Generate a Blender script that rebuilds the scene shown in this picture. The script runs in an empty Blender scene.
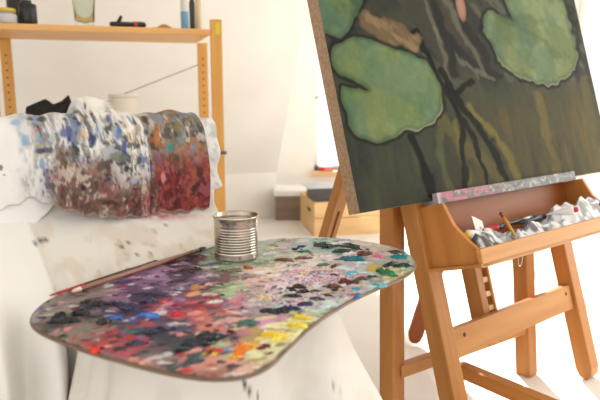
import bpy, bmesh, math, random
import numpy as np
from mathutils import Vector

random.seed(7); rng = np.random.default_rng(11)
SC = bpy.context.scene
COL = SC.collection
PI = math.pi
V = lambda *a: np.array(a, float)
def unit(v): v = np.asarray(v, float); return v/np.linalg.norm(v)

# ------------------------------------------------------------------ camera model (600 x 400)
YH, FPX, ZC = 92.0, 605.0, .85
PITCH = math.atan((200-YH)/FPX)
FW = V(0, math.cos(PITCH), -math.sin(PITCH)); UP = V(0, math.sin(PITCH), math.cos(PITCH)); CAM = V(0, 0, ZC)
def ray(x, y): return V((x-300)/FPX, 0, 0) + FW - UP*((y-200)/FPX)
def atz(x, y, z): r = ray(x, y); return CAM + r*((z-ZC)/r[2])
def atY(x, y, Y): r = ray(x, y); return CAM + r*(Y/r[1])
def atplane(x, y, o, n): r = ray(x, y); return CAM + r*(np.dot(o-CAM, n)/np.dot(r, n))
def proj(P):
    d = np.asarray(P, float)-CAM; z = d@FW
    return 300+FPX*d[..., 0]/z, 200-FPX*(d@UP)/z

cam = bpy.data.cameras.new('camera'); cam_o = bpy.data.objects.new('camera', cam); COL.objects.link(cam_o)
cam_o.location = CAM; cam_o.rotation_euler = (PI/2-PITCH, 0, 0)
cam.sensor_width = 36; cam.lens = 36*FPX/600; cam.clip_start = .02
cam.dof.use_dof = True; cam.dof.focus_distance = 1.26; cam.dof.aperture_fstop = 4.5
SC.camera = cam_o

# ------------------------------------------------------------------ colour helpers
def lin(c):
    c = np.asarray(c, float)/255.
    return np.where(c <= .04045, c/12.92, ((c+.055)/1.055)**2.4)
def rgba(c): l = lin(c); return (float(l[0]), float(l[1]), float(l[2]), 1)

_perm = {}
def vnoise(x, y, seed=0):
    if seed not in _perm: _perm[seed] = np.random.default_rng(seed+100).random((256, 256))
    T = _perm[seed]
    xi = np.floor(x).astype(int); yi = np.floor(y).astype(int); fx = x-xi; fy = y-yi
    fx = fx*fx*(3-2*fx); fy = fy*fy*(3-2*fy)
    a = T[xi & 255, yi & 255]; b = T[(xi+1) & 255, yi & 255]; c = T[xi & 255, (yi+1) & 255]; d = T[(xi+1) & 255, (yi+1) & 255]
    return (a*(1-fx)+b*fx)*(1-fy)+(c*(1-fx)+d*fx)*fy
def fbm(x, y, seed=0, oct=4):
    s = 0; a = .5; t = 0
    for i in range(oct):
        s = s+a*vnoise(x*2**i, y*2**i, seed+i); t += a; a *= .5
    return s/t
def sstep(a, b, x): t = np.clip((x-a)/(b-a), 0, 1); return t*t*(3-2*t)
def mixc(c, new, m): return c*(1-m[..., None])+lin(new)*m[..., None]

# ------------------------------------------------------------------ materials
def mat(name, color=(200, 200, 200), rough=.5, metal=0, **kw):
    m = bpy.data.materials.new(name); m.use_nodes = True
    b = m.node_tree.nodes['Principled BSDF']
    b.inputs['Base Color'].default_value = rgba(color); b.inputs['Roughness'].default_value = rough; b.inputs['Metallic'].default_value = metal
    for k, v in kw.items(): b.inputs[k.replace('_', ' ')].default_value = v
    return m
def noise_mat(name, c1, c2, rough=.5, scale=20, axis=None, squash=.93, bump=0, detail=4, lo=.35, hi=.65, metal=0, **kw):
    m = mat(name, c1, rough, metal, **kw); nt = m.node_tree; N = nt.nodes; L = nt.links; b = N['Principled BSDF']
    tc = N.new('ShaderNodeTexCoord'); vec = tc.outputs['Object']
    if axis is not None:
        dt = N.new('ShaderNodeVectorMath'); dt.operation = 'DOT_PRODUCT'; L.new(vec, dt.inputs[0]); dt.inputs[1].default_value = tuple(axis)
        sc = N.new('ShaderNodeVectorMath'); sc.operation = 'SCALE'; sc.inputs[0].default_value = tuple(np.asarray(axis)*squash); L.new(dt.outputs['Value'], sc.inputs['Scale'])
        sb = N.new('ShaderNodeVectorMath'); sb.operation = 'SUBTRACT'; L.new(vec, sb.inputs[0]); L.new(sc.outputs[0], sb.inputs[1]); vec = sb.outputs[0]
    nz = N.new('ShaderNodeTexNoise'); nz.inputs['Scale'].default_value = scale; nz.inputs['Detail'].default_value = detail; L.new(vec, nz.inputs['Vector'])
    cr = N.new('ShaderNodeValToRGB'); cr.color_ramp.elements[0].position = lo; cr.color_ramp.elements[1].position = hi
    cr.color_ramp.elements[0].color = rgba(c1); cr.color_ramp.elements[1].color = rgba(c2)
    L.new(nz.outputs['Fac'], cr.inputs['Fac']); L.new(cr.outputs['Color'], b.inputs['Base Color'])
    if bump:
        bp = N.new('ShaderNodeBump'); bp.inputs['Strength'].default_value = bump; bp.inputs['Distance'].default_value = .002
        L.new(nz.outputs['Fac'], bp.inputs['Height']); L.new(bp.outputs['Normal'], b.inputs['Normal'])
    return m
def attr_mat(name, rough=.5, weave=0, spec=.5, wscale=900, **kw):
    m = mat(name, (200, 200, 200), rough, **kw); nt = m.node_tree; b = nt.nodes['Principled BSDF']
    a = nt.nodes.new('ShaderNodeAttribute'); a.attribute_name = 'Col'; nt.links.new(a.outputs['Color'], b.inputs['Base Color'])
    b.inputs['Specular IOR Level'].default_value = spec
    if weave:
        tc = nt.nodes.new('ShaderNodeTexCoord'); nz = nt.nodes.new('ShaderNodeTexNoise'); nz.inputs['Scale'].default_value = wscale; nz.inputs['Detail'].default_value = 2
        bp = nt.nodes.new('ShaderNodeBump'); bp.inputs['Strength'].default_value = weave; bp.inputs['Distance'].default_value = .0015
        nt.links.new(tc.outputs['Object'], nz.inputs['Vector']); nt.links.new(nz.outputs['Fac'], bp.inputs['Height']); nt.links.new(bp.outputs['Normal'], b.inputs['Normal'])
    return m

def glass_pane(name):
    m = bpy.data.materials.new(name); m.use_nodes = True; nt = m.node_tree; nt.nodes.remove(nt.nodes['Principled BSDF'])
    t = nt.nodes.new('ShaderNodeBsdfTransparent'); t.inputs['Color'].default_value = (.97, .98, .98, 1); g = nt.nodes.new('ShaderNodeBsdfGlossy'); g.inputs['Roughness'].default_value = .02
    x_ = nt.nodes.new('ShaderNodeMixShader'); x_.inputs[0].default_value = .05; nt.links.new(t.outputs[0], x_.inputs[1]); nt.links.new(g.outputs[0], x_.inputs[2])
    nt.links.new(x_.outputs[0], nt.nodes['Material Output'].inputs['Surface']); return m

# ------------------------------------------------------------------ mesh builder (world coordinates)
class MB:
    def __init__(s): s.v = []; s.f = []; s.mi = []
    def add(s, verts, faces, mi=0):
        o = len(s.v); s.v += [tuple(map(float, p)) for p in verts]; s.f += [tuple(i+o for i in f) for f in faces]; s.mi += [mi]*len(faces); return s
    def box(s, o, A, B, C, ra, rb, rc, mi=0):
        P = [o+A*a+B*b+C*c for c in rc for b in rb for a in ra]
        return s.add(P, [(0, 2, 3, 1), (4, 5, 7, 6), (0, 1, 5, 4), (2, 6, 7, 3), (0, 4, 6, 2), (1, 3, 7, 5)], mi)
    def prism(s, o, A, B, C, pts, c0, c1, mi=0):        # polygon pts in (A,B), extruded along C
        n = len(pts); P = [o+A*a+B*b+C*c0 for a, b in pts]+[o+A*a+B*b+C*c1 for a, b in pts]
        return s.add(P, [tuple(range(n))[::-1], tuple(range(n, 2*n))]+[(i, (i+1) % n, n+(i+1) % n, n+i) for i in range(n)], mi)
    def tube(s, pts, rad, n=10, mi=0, caps=True):
        pts = [np.asarray(p, float) for p in pts]; rad = [rad]*len(pts) if np.isscalar(rad) else rad
        o = len(s.v); N = len(pts); ref = None; V_ = []
        for i, p in enumerate(pts):
            t = unit(pts[min(i+1, N-1)]-pts[max(i-1, 0)])
            if ref is None: ref = V(0, 0, 1) if abs(t[2]) < .9 else V(1, 0, 0)
            a = unit(np.cross(t, ref)); b = np.cross(a, t); ref = b
            for k in range(n): th = 2*PI*k/n; V_.append(p+rad[i]*(a*math.cos(th)+b*math.sin(th)))
        F = [(i*n+k, i*n+(k+1) % n, (i+1)*n+(k+1) % n, (i+1)*n+k) for i in range(N-1) for k in range(n)]
        if caps: F += [tuple(range(n)), tuple(range((N-1)*n, N*n))[::-1]]
        return s.add(V_, F, mi)
    def lathe(s, c, prof, n=32, mi=0, axis=None, sx=1, close=False):   # prof: (r, h) list
        ax = V(0, 0, 1) if axis is None else unit(axis)
        a = unit(np.cross(ax, V(0, 1, 0) if abs(ax[1]) < .9 else V(1, 0, 0))); b = np.cross(ax, a); P = []
        for r, h in prof:
            for k in range(n): th = 2*PI*k/n; P.append(np.asarray(c)+ax*h+max(r, 1e-5)*(a*math.cos(th)*sx+b*math.sin(th)))
        m = len(prof); F = [(i*n+k, i*n+(k+1) % n, (i+1)*n+(k+1) % n, (i+1)*n+k) for i in range(m-1) for k in range(n)]
        if close: F += [((m-1)*n+k, (m-1)*n+(k+1) % n, (k+1) % n, k) for k in range(n)]
        return s.add(P, F, mi)
    def grid(s, P, mi=0):
        a, b, _ = P.shape
        return s.add(P.reshape(-1, 3), [(i*b+j, i*b+j+1, (i+1)*b+j+1, (i+1)*b+j) for i in range(a-1) for j in range(b-1)], mi)
    def build(s, name, m, parent=None, bevel=0, smooth=False, solid=0, cols=None, seg=2, fix=True, subd=0, soff=-1):
        me = bpy.data.meshes.new(name); off = V(*parent.matrix_loc) if isinstance(parent, Root) else V(0, 0, 0)
        if parent is not None: off = V(*ROOTS[parent.name])
        vv = np.array(s.v)-off
        me.from_pydata([tuple(p) for p in vv], [], s.f)
        for mm in (m if isinstance(m, (list, tuple)) else [m]): me.materials.append(mm)
        if any(s.mi): me.polygons.foreach_set('material_index', s.mi)
        if fix:
            bm = bmesh.new(); bm.from_mesh(me); bmesh.ops.recalc_face_normals(bm, faces=bm.faces); bm.to_mesh(me); bm.free()
        if cols is not None:
            ca = me.color_attributes.new('Col', 'FLOAT_COLOR', 'POINT')
            c4 = np.ones((len(vv), 4), np.float32); c4[:, :3] = np.asarray(cols).reshape(-1, 3); ca.data.foreach_set('color', c4.ravel())
        if smooth: me.polygons.foreach_set('use_smooth', [True]*len(me.polygons))
        o = bpy.data.objects.new(name, me); COL.objects.link(o)
        if parent is not None: o.parent = parent
        ROOTS[o.name] = tuple(off)
        if solid: md = o.modifiers.new('solid', 'SOLIDIFY'); md.thickness = solid; md.offset = soff
        if bevel: md = o.modifiers.new('bevel', 'BEVEL'); md.width = bevel; md.segments = seg; md.limit_method = 'ANGLE'; md.harden_normals = False
        if subd: md = o.modifiers.new('sub', 'SUBSURF'); md.levels = subd; md.render_levels = subd
        return o
class Root: pass
ROOTS = {}
def tag(o, label=None, cat=None, group=None, kind=None):
    if label: o['label'] = label
    if cat: o['category'] = cat
    if group: o['group'] = group
    if kind: o['kind'] = kind
    return o
def thing(name, loc, label, cat, group=None):
    o = bpy.data.objects.new(name, None); COL.objects.link(o); o.empty_display_size = .05
    o.location = tuple(map(float, loc)); ROOTS[o.name] = tuple(map(float, loc)); return tag(o, label, cat, group)
def origin_to(o, loc):       # put a one-mesh thing's origin at its base
    loc = V(*loc); me = o.data; co = np.zeros(len(me.vertices)*3, np.float32); me.vertices.foreach_get('co', co)
    me.vertices.foreach_set('co', (co.reshape(-1, 3)-loc).ravel().astype(np.float32)); o.location = loc; return o
def struct(o): o['kind'] = 'structure'; return o
X, Y_, Z = V(1, 0, 0), V(0, 1, 0), V(0, 0, 1)

# ------------------------------------------------------------------ the room
M_wall = noise_mat('wall_plaster', (238, 234, 227), (243, 240, 234), .9, 3, bump=.05)
M_floor = noise_mat('pale_floor', (230, 225, 218), (238, 234, 228), .55, 2.5, axis=X, squash=.8)
M_white = mat('white_paint', (240, 238, 234), .5)
struct(MB().box(V(0, 0, 0), X, Y_, Z, (-3.4, 4.2), (-1.5, 4.75), (-.1, 0)).build('floor', M_floor))
WD = unit(V(.94, .34, 0)); WN = V(WD[1], -WD[0], 0)               # attic wall direction, inward normal
K0 = V(-.16, 4.10, 0)                                              # foot of the knee wall at its right end
struct(MB().box(K0, WD, -WN, Z, (-3.2, 0), (0, .12), (0, .31)).build('wall_left', M_wall))
SA = math.radians(60); SU = WN*math.cos(SA)+Z*math.sin(SA); SN = np.cross(SU, WD)
S0 = K0+Z*.31
ptop = atplane(308, 0, S0, SN)
ed = (ptop-S0); ea, eb = np.dot(ed, WD), np.dot(ed, SU); kk = 2.5/eb
struct(MB().prism(S0, WD, SU, -SN if SN[1] < 0 else SN, [(-3.2, 0), (0, 0), (ea*kk, 2.5), (-3.2, 2.5)], 0, .1).build('wall_slope', M_wall))
WX0, WX1, WZ0, WZ1, WY = .105, 2.0, .285, 2.35, 4.40
mb = MB()
for rx, rz in (((-1.2, WX0), (0, 2.7)), ((WX1, 4.2), (0, 2.7)), ((WX0, WX1), (0, WZ0)), ((WX0, WX1), (WZ1, 2.7))):
    mb.box(V(0, WY, 0), X, Y_, Z, rx, (0, .25), rz)
struct(mb.build('wall_back', M_wall))
w1 = struct(MB().box(V(0, WY+.12, 0), X, Y_, Z, (WX0, WX1), (0, .006), (WZ0, WZ1)).build('window_1', glass_pane('window_glass')))
fr = MB()
for rx, rz in (((WX0, WX0+.03), (WZ0, WZ1)), ((WX1-.05, WX1), (WZ0, WZ1)), ((WX0, WX1), (WZ0, WZ0+.03)), ((WX0, WX1), (WZ1-.05, WZ1)), ((.9, .96), (WZ0, WZ1)), ((WX0, WX1), (.80, .82))):
    fr.box(V(0, WY+.09, 0), X, Y_, Z, rx, (0, .06), rz)
fr.build('window_frame', M_white, w1, bevel=.004)
MB().box(V(0, WY-.06, 0), X, Y_, Z, (WX0-.02, WX1+.05), (0, .2), (WZ0-.035, WZ0)).build('window_sill', noise_mat('sill_wood', (214, 176, 132), (224, 190, 148), .5, 20, axis=X), w1, bevel=.004)
struct(MB().box(V(0, WY-.015, 0), X, Y_, Z, (-.1, 4.2), (0, .015), (0, .08)).build('baseboard_back', M_white, bevel=.004))
RX = 3.2
mb = MB()
for ry, rz in (((-1.5, .9), (0, 2.7)), ((3.6, 4.65), (0, 2.7)), ((.9, 3.6), (0, .25)), ((.9, 3.6), (2.35, 2.7))):
    mb.box(V(RX, 0, 0), X, Y_, Z, (0, .2), ry, rz)
struct(mb.build('wall_right', M_wall))
w2 = struct(MB().box(V(RX+.1, 0, 0), X, Y_, Z, (0, .006), (.9, 3.6), (.25, 2.35)).build('window_2', bpy.data.materials['window_glass']))
fr = MB()
for ry, rz in (((.9, .96), (.25, 2.35)), ((3.54, 3.6), (.25, 2.35)), ((1.77, 1.83), (.25, 2.35)), ((2.67, 2.73), (.25, 2.35)), ((.9, 3.6), (.25, .31)), ((.9, 3.6), (2.29, 2.35)), ((.9, 3.6), (1.3, 1.35))):
    fr.box(V(RX+.07, 0, 0), X, Y_, Z, (0, .06), ry, rz)
fr.build('window_frame', M_white, w2, bevel=.004)
struct(MB().box(V(0, 0, 2.7), X, Y_, Z, (-2.7, 3.4), (-1.5, 4.65), (0, .1)).build('ceiling', M_wall))
struct(MB().box(V(-2.6, 0, 0), X, Y_, Z, (-.1, 0), (-1.5, 3.4), (0, 2.7)).build('wall_side', M_wall))

# ------------------------------------------------------------------ easel (frame coordinates: s along the easel, v up the lean, q out of the picture)
EA = .6746; EK = .3138; ET = math.atan(EK)
W = V(math.cos(EA), math.sin(EA), 0); NH = V(math.sin(EA), -math.cos(EA), 0)
U = -NH*math.sin(ET)+Z*math.cos(ET); Q = NH*math.cos(ET)+Z*math.sin(ET)
E0 = V(.3882, 1.283, 0); ES, LW = .6159, .0486
def EF(s, v, q): return E0+W*s+U*v+Q*q
def wood(name, c1, c2, axis, scale=26): return noise_mat(name, c1, c2, .42, scale, axis=axis, squash=.94, bump=.08, detail=5, lo=.3, hi=.7, Specular_IOR_Level=.22)
OK1, OK2 = (160, 104, 52), (186, 128, 70)
M_eu = wood('easel_wood_upright', OK1, OK2, U); M_ew = wood('easel_wood_rail', (172, 114, 58), (194, 138, 76), W); M_ez = wood('easel_wood_post', OK1, OK2, Z); M_en = wood('easel_wood_side', OK1, (196, 132, 62), NH)
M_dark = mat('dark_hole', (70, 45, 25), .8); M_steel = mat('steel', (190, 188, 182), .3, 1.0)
ez = thing('easel', E0, 'oiled wooden studio easel with tray box holding the water lily canvas', 'easel')
LT = 1.15
def eleg(s0):       # leaning front leg; rounded foot seen from the side
    prof = [(-LW, .035), (-LW*.85, .012), (-LW*.5, 0), (-LW*.15, .012), (0, .035), (0, LT), (-LW, LT)]
    mb = MB(); mb.prism(E0+W*s0+Z*(0), Q, U, W, prof, 0, LW)
    vv = np.array(mb.v); dz = vv[:, 2].min(); mb.v = [tuple(p-V(0, 0, dz)) for p in vv]
    return mb
for s0 in (0, ES): eleg(s0).build('front_leg', M_eu, ez, bevel=.003)
xb = MB().box(E0, W, U, Q, (LW, ES), (.2255, .2967), (-.036, -.008)).build('cross_rail', M_ew, ez, bevel=.003)
for s in (.095, ES-.03):
    MB().lathe(EF(s, .275, -.008), [(.0001, .001), (.005, .001), (.006, -.001)], 12, axis=Q).build('screw', M_dark, xb)
MB().box(E0, W, U, Q, (LW, ES), (1.05, 1.12), (-.036, -.008)).build('top_rail', M_ew, ez, bevel=.003)
MB().box(E0, W, U, Q, (LW, ES), (.50, .56), (-.04, -.012)).build('tray_rail', M_ew, ez, bevel=.003)
# rear posts and their bars
PR = V(.706, 1.71, 0)+V(-.012, .02, 0); PL = PR-W*(ES-.035)
rear = unit(V(0, 0, 1)*1.0 + NH*.06)
PW = .046
def post_at(px_, z, behind):    # point behind the frame whose centre is at an image column
    lo, hi = -.5, 1.
    for _ in range(40):
        m = (lo+hi)/2
        if proj(E0+W*m-NH*behind+Z*z)[0] < px_: lo = m
        else: hi = m
    return E0+W*lo-NH*behind+Z*z
PL = post_at(392, 0, .20); PLT = post_at(392, .60, .285)
PRT = PR+Z*.44-NH*.045-W*.0
for b, t_, hh_ in ((PL, PLT, 1.02), (PR, PRT, .44)):
    dz = unit(t_-b); MB().box(b, W, unit(np.cross(W, dz)), dz, (-PW/2, PW/2), (-PW/2, PW/2), (0, hh_)).build('rear_post', M_ez, ez, bevel=.003)
rw = PR-PL; RWD = unit(rw); RWN = V(RWD[1], -RWD[0], 0)
MB().box(PL, RWD, RWN, Z, (PW/2, np.linalg.norm(rw)-PW/2), (-.02, .005), (.136, .170)).build('rear_rail', M_ew, ez, bevel=.003)
RC = PL+RWD*.25
MB().box(RC, NH, W, Z, (-.005, .62), (-.018, .018), (.082, .118)).build('base_runner', M_en, ez, bevel=.003)
MB().box(RC, NH, W, Z, (.57, .61), (-.022, .022), (0, .082)).build('runner_foot', M_en, ez, bevel=.003)
# ratchet mast behind the cross rail, with notches down its right cheek
ms = .232
mm = MB(); mm.box(E0, W, U, Q, (ms, ms+.028), (.21, 1.30), (-.088, -.042))
mast = mm.build('mast', M_eu, ez, bevel=.002)
nm = MB(); nm.box(E0, W, U, Q, (ms+.052, ms+.062), (.21, 1.30), (-.088, -.042)); nm.build('mast_cheek', M_eu, ez, bevel=.002)
rm = MB()
for i in range(28):
    v = .22+.0385*i; rm.box(E0, W, U, Q, (ms+.027, ms+.053), (v, v+.014), (-.086, -.046))
rm.build('ratchet_rung', mat('pale_rung', (206, 178, 128), .5), mast)
# rear support leg with a long slot
hinge = V(.222, 1.60, .985); foot = V(-.006, 2.05, 0); sd = unit(hinge-foot); sx = unit(np.cross(sd, NH)*1.0); sx = sx if sx[0] > 0 else -sx; sy = np.cross(sd, sx)
sl = np.linalg.norm(hinge-foot)
rl = MB()
for a, b in (((-.022, -.0055), (.0, sl)), ((.0055, .022), (.0, sl)), ((-.0055, .0055), (.0, .30)), ((-.0055, .0055), (.56, sl))):
    rl.box(foot, sx, sy, sd, a, (-.016, .016), b)
M_es = wood('easel_wood_stay', OK1, OK2, sd)
rl.build('support_leg', M_es, ez, bevel=.0)
# short reddish prop with a rounded end behind the left leg
pf = atz(413, 345, 0.0)+V(0, 0, .012); pt = pf+V(.11, -.09, .52); pd = unit(pt-pf); px_ = unit(np.cross(pd, Y_)); px_ = px_ if px_[0] > 0 else -px_; py_ = np.cross(pd, px_)
pr = [(-.024, .03), (-.02, .012), (-.01, .002), (0, 0), (.01, .002), (.02, .012), (.024, .03), (.02, .56), (-.02, .56)]
MB().prism(pf, px_, pd, py_, pr, -.014, .014).build('prop_stay', wood('red_wood', (132, 72, 38), (156, 90, 50), pd), ez, bevel=.003)
# bracket between the legs and the tray
TV, TQ, TB = .4465, .151, .006
TS0, TS1 = .005, ES+LW+.03
# tray box : bottom, back, two curved cheeks, front lip
MB().box(E0, W, U, Q, (TS0, TS1), (TV, TV+.008), (.002, TQ)).build('tray_bottom', M_ew, ez, bevel=.001)
MB().box(E0, W, U, Q, (TS0+.012, TS1-.012), (TV+.008, TV+.1562), (.002, .012)).build('tray_back', wood('tray_back_wood', (138, 74, 30), (158, 90, 40), W), ez)
ck = [(.002, .008), (TQ-.012, .008), (TQ-.012, .042), (TQ-.030, .060), (TQ-.062, .100), (TQ-.082, .1560), (.002, .1560)]
for s0 in (TS0+.010, TS1-.022):
    MB().prism(E0+U*TV, Q, U, W, ck, s0, s0+.012).build('tray_cheek', wood('tray_cheek_wood' , (172, 106, 50), (194, 130, 66), U) if s0 < .1 else bpy.data.materials['tray_cheek_wood'], ez, bevel=.001)
fl = MB().box(E0, W, U, Q, (TS0+.006, TS1), (TV-.002, TV+.040), (TQ-.012, TQ)).build('tray_front', wood('tray_front_wood', (188, 128, 66), (208, 150, 86), W), ez, bevel=.002)
hk = EF(.175, TV, TQ-.012)
MB().tube([hk+W*(.009*math.cos(t))+Z*(-.010+.016*math.sin(t)) for t in np.linspace(0, 2*PI, 24)], .0012, 6).build('wire_loop', M_steel, ez)
# canvas ledge with old paint
LV, LQ = .6289, .0492
g0, g1 = .030, ES+.062
def ledge_cols(P):
    s = (P-E0)@W; v = (P-E0)@U; q = (P-E0)@Q
    n = fbm(s*40, v*110+q*60, 5, 4); n2 = fbm(s*18+9, v*160+q*90, 9, 3); n3 = fbm(s*90, v*150+3, 15, 3)
    c = np.tile(lin((92, 86, 80)), (len(P), 1))
    c = mixc(c, (118, 114, 110), sstep(.46, .62, n)*.8); c = mixc(c, (78, 70, 68), sstep(.5, .64, n2)*.9); c = mixc(c, (180, 176, 172), sstep(.62, .7, n3)*.5)
    pk = sstep(.40, .58, n+.15*sstep(LV-.014, LV, v))*(1-sstep(.16, .34, s)); c = mixc(c, (176, 84, 106), pk*.75)
    c = mixc(c, (190, 186, 186), (1-sstep(g0, g0+.02, s))*.7)
    return c
gs = np.linspace(g0, g1, 200); P = []
prof = [(LV-.026, LQ-.05), (LV-.026, LQ-.0)] + [(v, LQ) for v in np.linspace(LV-.026, LV, 14)[1:]] + [(LV, LQ-.014), (LV-.016, LQ-.016), (LV-.016, LQ-.05)]
P = np.array([[EF(s, v, q) for (v, q) in prof] for s in gs])
lm = MB().grid(P); n_ = len(prof); lm.f.append(tuple(range(n_))[::-1]); lm.f.append(tuple(range((200-1)*n_, 200*n_))); lm.mi += [0, 0]
lg = lm.build('canvas_ledge', attr_mat('paint_crusted_ledge', .5, .3, wscale=300), ez, cols=ledge_cols(P.reshape(-1, 3)))
tag(lg, 'ledge crusted with grey and pink paint')

# ------------------------------------------------------------------ the painting
PS0 = -.2116; PV0 = LV-.0155; PQ = LQ-.0165; PTH = .036
fo = EF(0, 0, PQ)
PS1 = float(np.dot(atplane(573, 0, fo, Q)-E0, W)+np.dot(atplane(600, 110, fo, Q)-E0, W))/2
PVT = PV0+1.02
def poly_mask(x, y, pts, soft=2.0):
    d = np.full(x.shape, 1e9); ins = np.zeros(x.shape, bool); n = len(pts)
    for i in range(n):
        x0, y0 = pts[i]; x1, y1 = pts[(i+1) % n]; dx, dy = x1-x0, y1-y0
        t = np.clip(((x-x0)*dx+(y-y0)*dy)/(dx*dx+dy*dy+1e-9), 0, 1); d = np.minimum(d, np.hypot(x-x0-t*dx, y-y0-t*dy))
        if y0 != y1: ins ^= ((y0 > y) != (y1 > y)) & (x < (x1-x0)*(y-y0)/(y1-y0)+x0)
    return np.where(ins, d, -d)
def smooth_poly(pts, n=2):
    for _ in range(n):
        q = []
        for i in range(len(pts)):
            a, b = pts[i], pts[(i+1) % len(pts)]; q += [(a[0]*.75+b[0]*.25, a[1]*.75+b[1]*.25), (a[0]*.25+b[0]*.75, a[1]*.25+b[1]*.75)]
        pts = q
    return pts
def seg_dist(x, y, pts):
    d = np.full(x.shape, 1e9)
    for (x0, y0), (x1, y1) in zip(pts[:-1], pts[1:]):
        dx, dy = x1-x0, y1-y0; t = np.clip(((x-x0)*dx+(y-y0)*dy)/(dx*dx+dy*dy), 0, 1); d = np.minimum(d, np.hypot(x-x0-t*dx, y-y0-t*dy))
    return d
PAD1 = smooth_poly([(331, 47), (338, 38), (360, 35), (390, 42), (420, 57), (438, 78), (443, 100), (436, 120), (420, 133), (404, 127), (396, 139), (370, 143), (352, 138), (343, 108), (338, 84), (354, 87), (368, 88), (353, 80), (335, 72)])
PAD2 = smooth_poly([(481, 20), (487, 9), (500, 15), (519, 27), (508, 10), (504, -12), (520, -32), (548, -30), (566, 2), (577, 35), (579, 62), (566, 81), (546, 86), (520, 78), (500, 62), (487, 42)])
PAD3 = smooth_poly([(300, -40), (352, -36), (363, -5), (361, 16), (350, 30), (333, 38), (318, 30)])
LEAF = smooth_poly([(366, 8), (386, 20), (408, 22), (424, 34), (419, 54), (404, 48), (385, 38), (358, 30), (360, 18)])
DARKL = smooth_poly([(395, -20), (440, -25), (462, 10), (480, 40), (500, 72), (478, 68), (460, 76), (444, 62), (425, 40), (405, 15)])
ns_, nv_ = 430, 440
S_ = np.linspace(PS0, PS1, ns_); V__ = np.linspace(PV0, PVT, nv_)
gS, gV = np.meshgrid(S_, V__, indexing='ij')
PP = E0+gS[..., None]*W+gV[..., None]*U+PQ*Q
x, y = proj(PP)
wx = x+5*(fbm(gS*18, gV*18, 61, 3)-.5)*2; wy = y+5*(fbm(gS*18+7, gV*18, 71, 3)-.5)*2
n1 = fbm(gS*9, gV*9, 21, 4); n2 = fbm(gS*30, gV*5, 25, 4); n3 = fbm(gS*40, gV*40, 29, 3); n4 = fbm(gS*6+3, gV*14, 33, 4)
c = np.tile(lin((68, 68, 56)), (ns_, nv_, 1))
c = mixc(c, (52, 55, 53), sstep(.42, .6, n1)*.8)
lx = sstep(420, 540, x)*sstep(60, 130, y)
c = mixc(c, (84, 78, 52), np.clip(lx*.95, 0, 1))
c = mixc(c, (112, 92, 50), lx*sstep(.42, .72, n2)*.55)
c = mixc(c, (72, 76, 58), sstep(.5, .7, n4)*.5)
c = mixc(c, (58, 56, 42), sstep(.5, .74, fbm(gS*22+5, gV*4, 41, 3))*.6*sstep(120, 160, y))
c = mixc(c, (84, 84, 58), sstep(.52, .74, fbm(gS*26+15, gV*3.5, 43, 3))*.5*sstep(110, 160, y))
c = mixc(c, (104, 102, 88), sstep(.54, .68, fbm(gS*16+3, gV*24+gS*14, 45, 4))*.55*(1-sstep(70, 100, y))*sstep(380, 420, x))
c = mixc(c, (50, 50, 48), sstep(.52, .64, fbm(gS*20+8, gV*20+gS*12, 47, 4))*.7*(1-sstep(70, 105, y))*sstep(350, 400, x))
md = poly_mask(wx, wy, DARKL); c = mixc(c, (70, 66, 58), sstep(-3, 4, md)*.9)
for k, pts in enumerate([[(430, -10), (445, 30), (470, 60), (500, 75)], [(440, 20), (452, 50), (456, 75)], [(452, -5), (470, 30), (492, 70)]]):
    c = mixc(c, (46, 45, 42), 1-sstep(2, 6, seg_dist(wx, wy, pts))); c = mixc(c, (112, 108, 92), (1-sstep(1, 3, seg_dist(wx+7, wy-3, pts)))*.6)
# reflected olive strokes and stems in the water
for pts, col, r0, a in [([(436, 118), (452, 130), (470, 150), (500, 178)], (100, 92, 58), 9, .8), ([(470, 105), (490, 130), (512, 160), (520, 185)], (124, 112, 62), 5, .7), ([(455, 120), (462, 150), (468, 182)], (112, 104, 60), 5, .7), ([(438, 130), (442, 160), (452, 195)], (96, 98, 62), 5, .6), ([(540, 95), (546, 130), (560, 180)], (118, 104, 58), 6, .5), ([(585, 80), (592, 130), (598, 165)], (106, 98, 58), 7, .5)]:
    c = mixc(c, col, (1-sstep(r0*.3, r0, seg_dist(wx, wy, pts)))*a)
for pts, r0 in [([(443, 70), (452, 92), (470, 115), (492, 148), (506, 178)], 4.5), ([(446, 90), (458, 112), (464, 150), (466, 200)], 4), ([(450, 100), (475, 140), (488, 185)], 2.6), ([(410, 135), (418, 150), (426, 172), (434, 198)], 4.5), ([(452, 92), (440, 84), (430, 60), (415, 30)], 4), ([(470, 82), (455, 95)], 4)]:
    c = mixc(c, (30, 28, 24), (1-sstep(r0*.5, r0*1.1, seg_dist(wx, wy, pts)))*.95)
def pad(c, poly, base, light, dark):
    m = poly_mask(wx, wy, poly)
    c = mixc(c, (36, 38, 34), sstep(-4.5, -1, m)*(1-sstep(1, 3, m))*.9)
    t = fbm(gS*14+3, gV*14, 51, 4); t2 = fbm(gS*22, gV*18, 55, 4)
    pc = np.tile(lin(base), (ns_, nv_, 1)); pc = mixc(pc, light, sstep(.45, .68, t)); pc = mixc(pc, dark, sstep(.52, .7, fbm(gS*10+9, gV*12, 57, 4))*.75)
    pc = mixc(pc, (128, 130, 84), sstep(.5, .74, t2)*.45); pc = mixc(pc, (88, 112, 96), sstep(.5, .68, fbm(gS*12+2, gV*12+8, 59, 4))*.5); pc = mixc(pc, (62, 78, 58), (1-sstep(2, 6, m))*.45)
    k = sstep(-.5, 1.6, m)[..., None]; return c*(1-k)+pc*k
c = pad(c, PAD3, (82, 106, 76), (96, 118, 86), (66, 92, 70))
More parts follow.
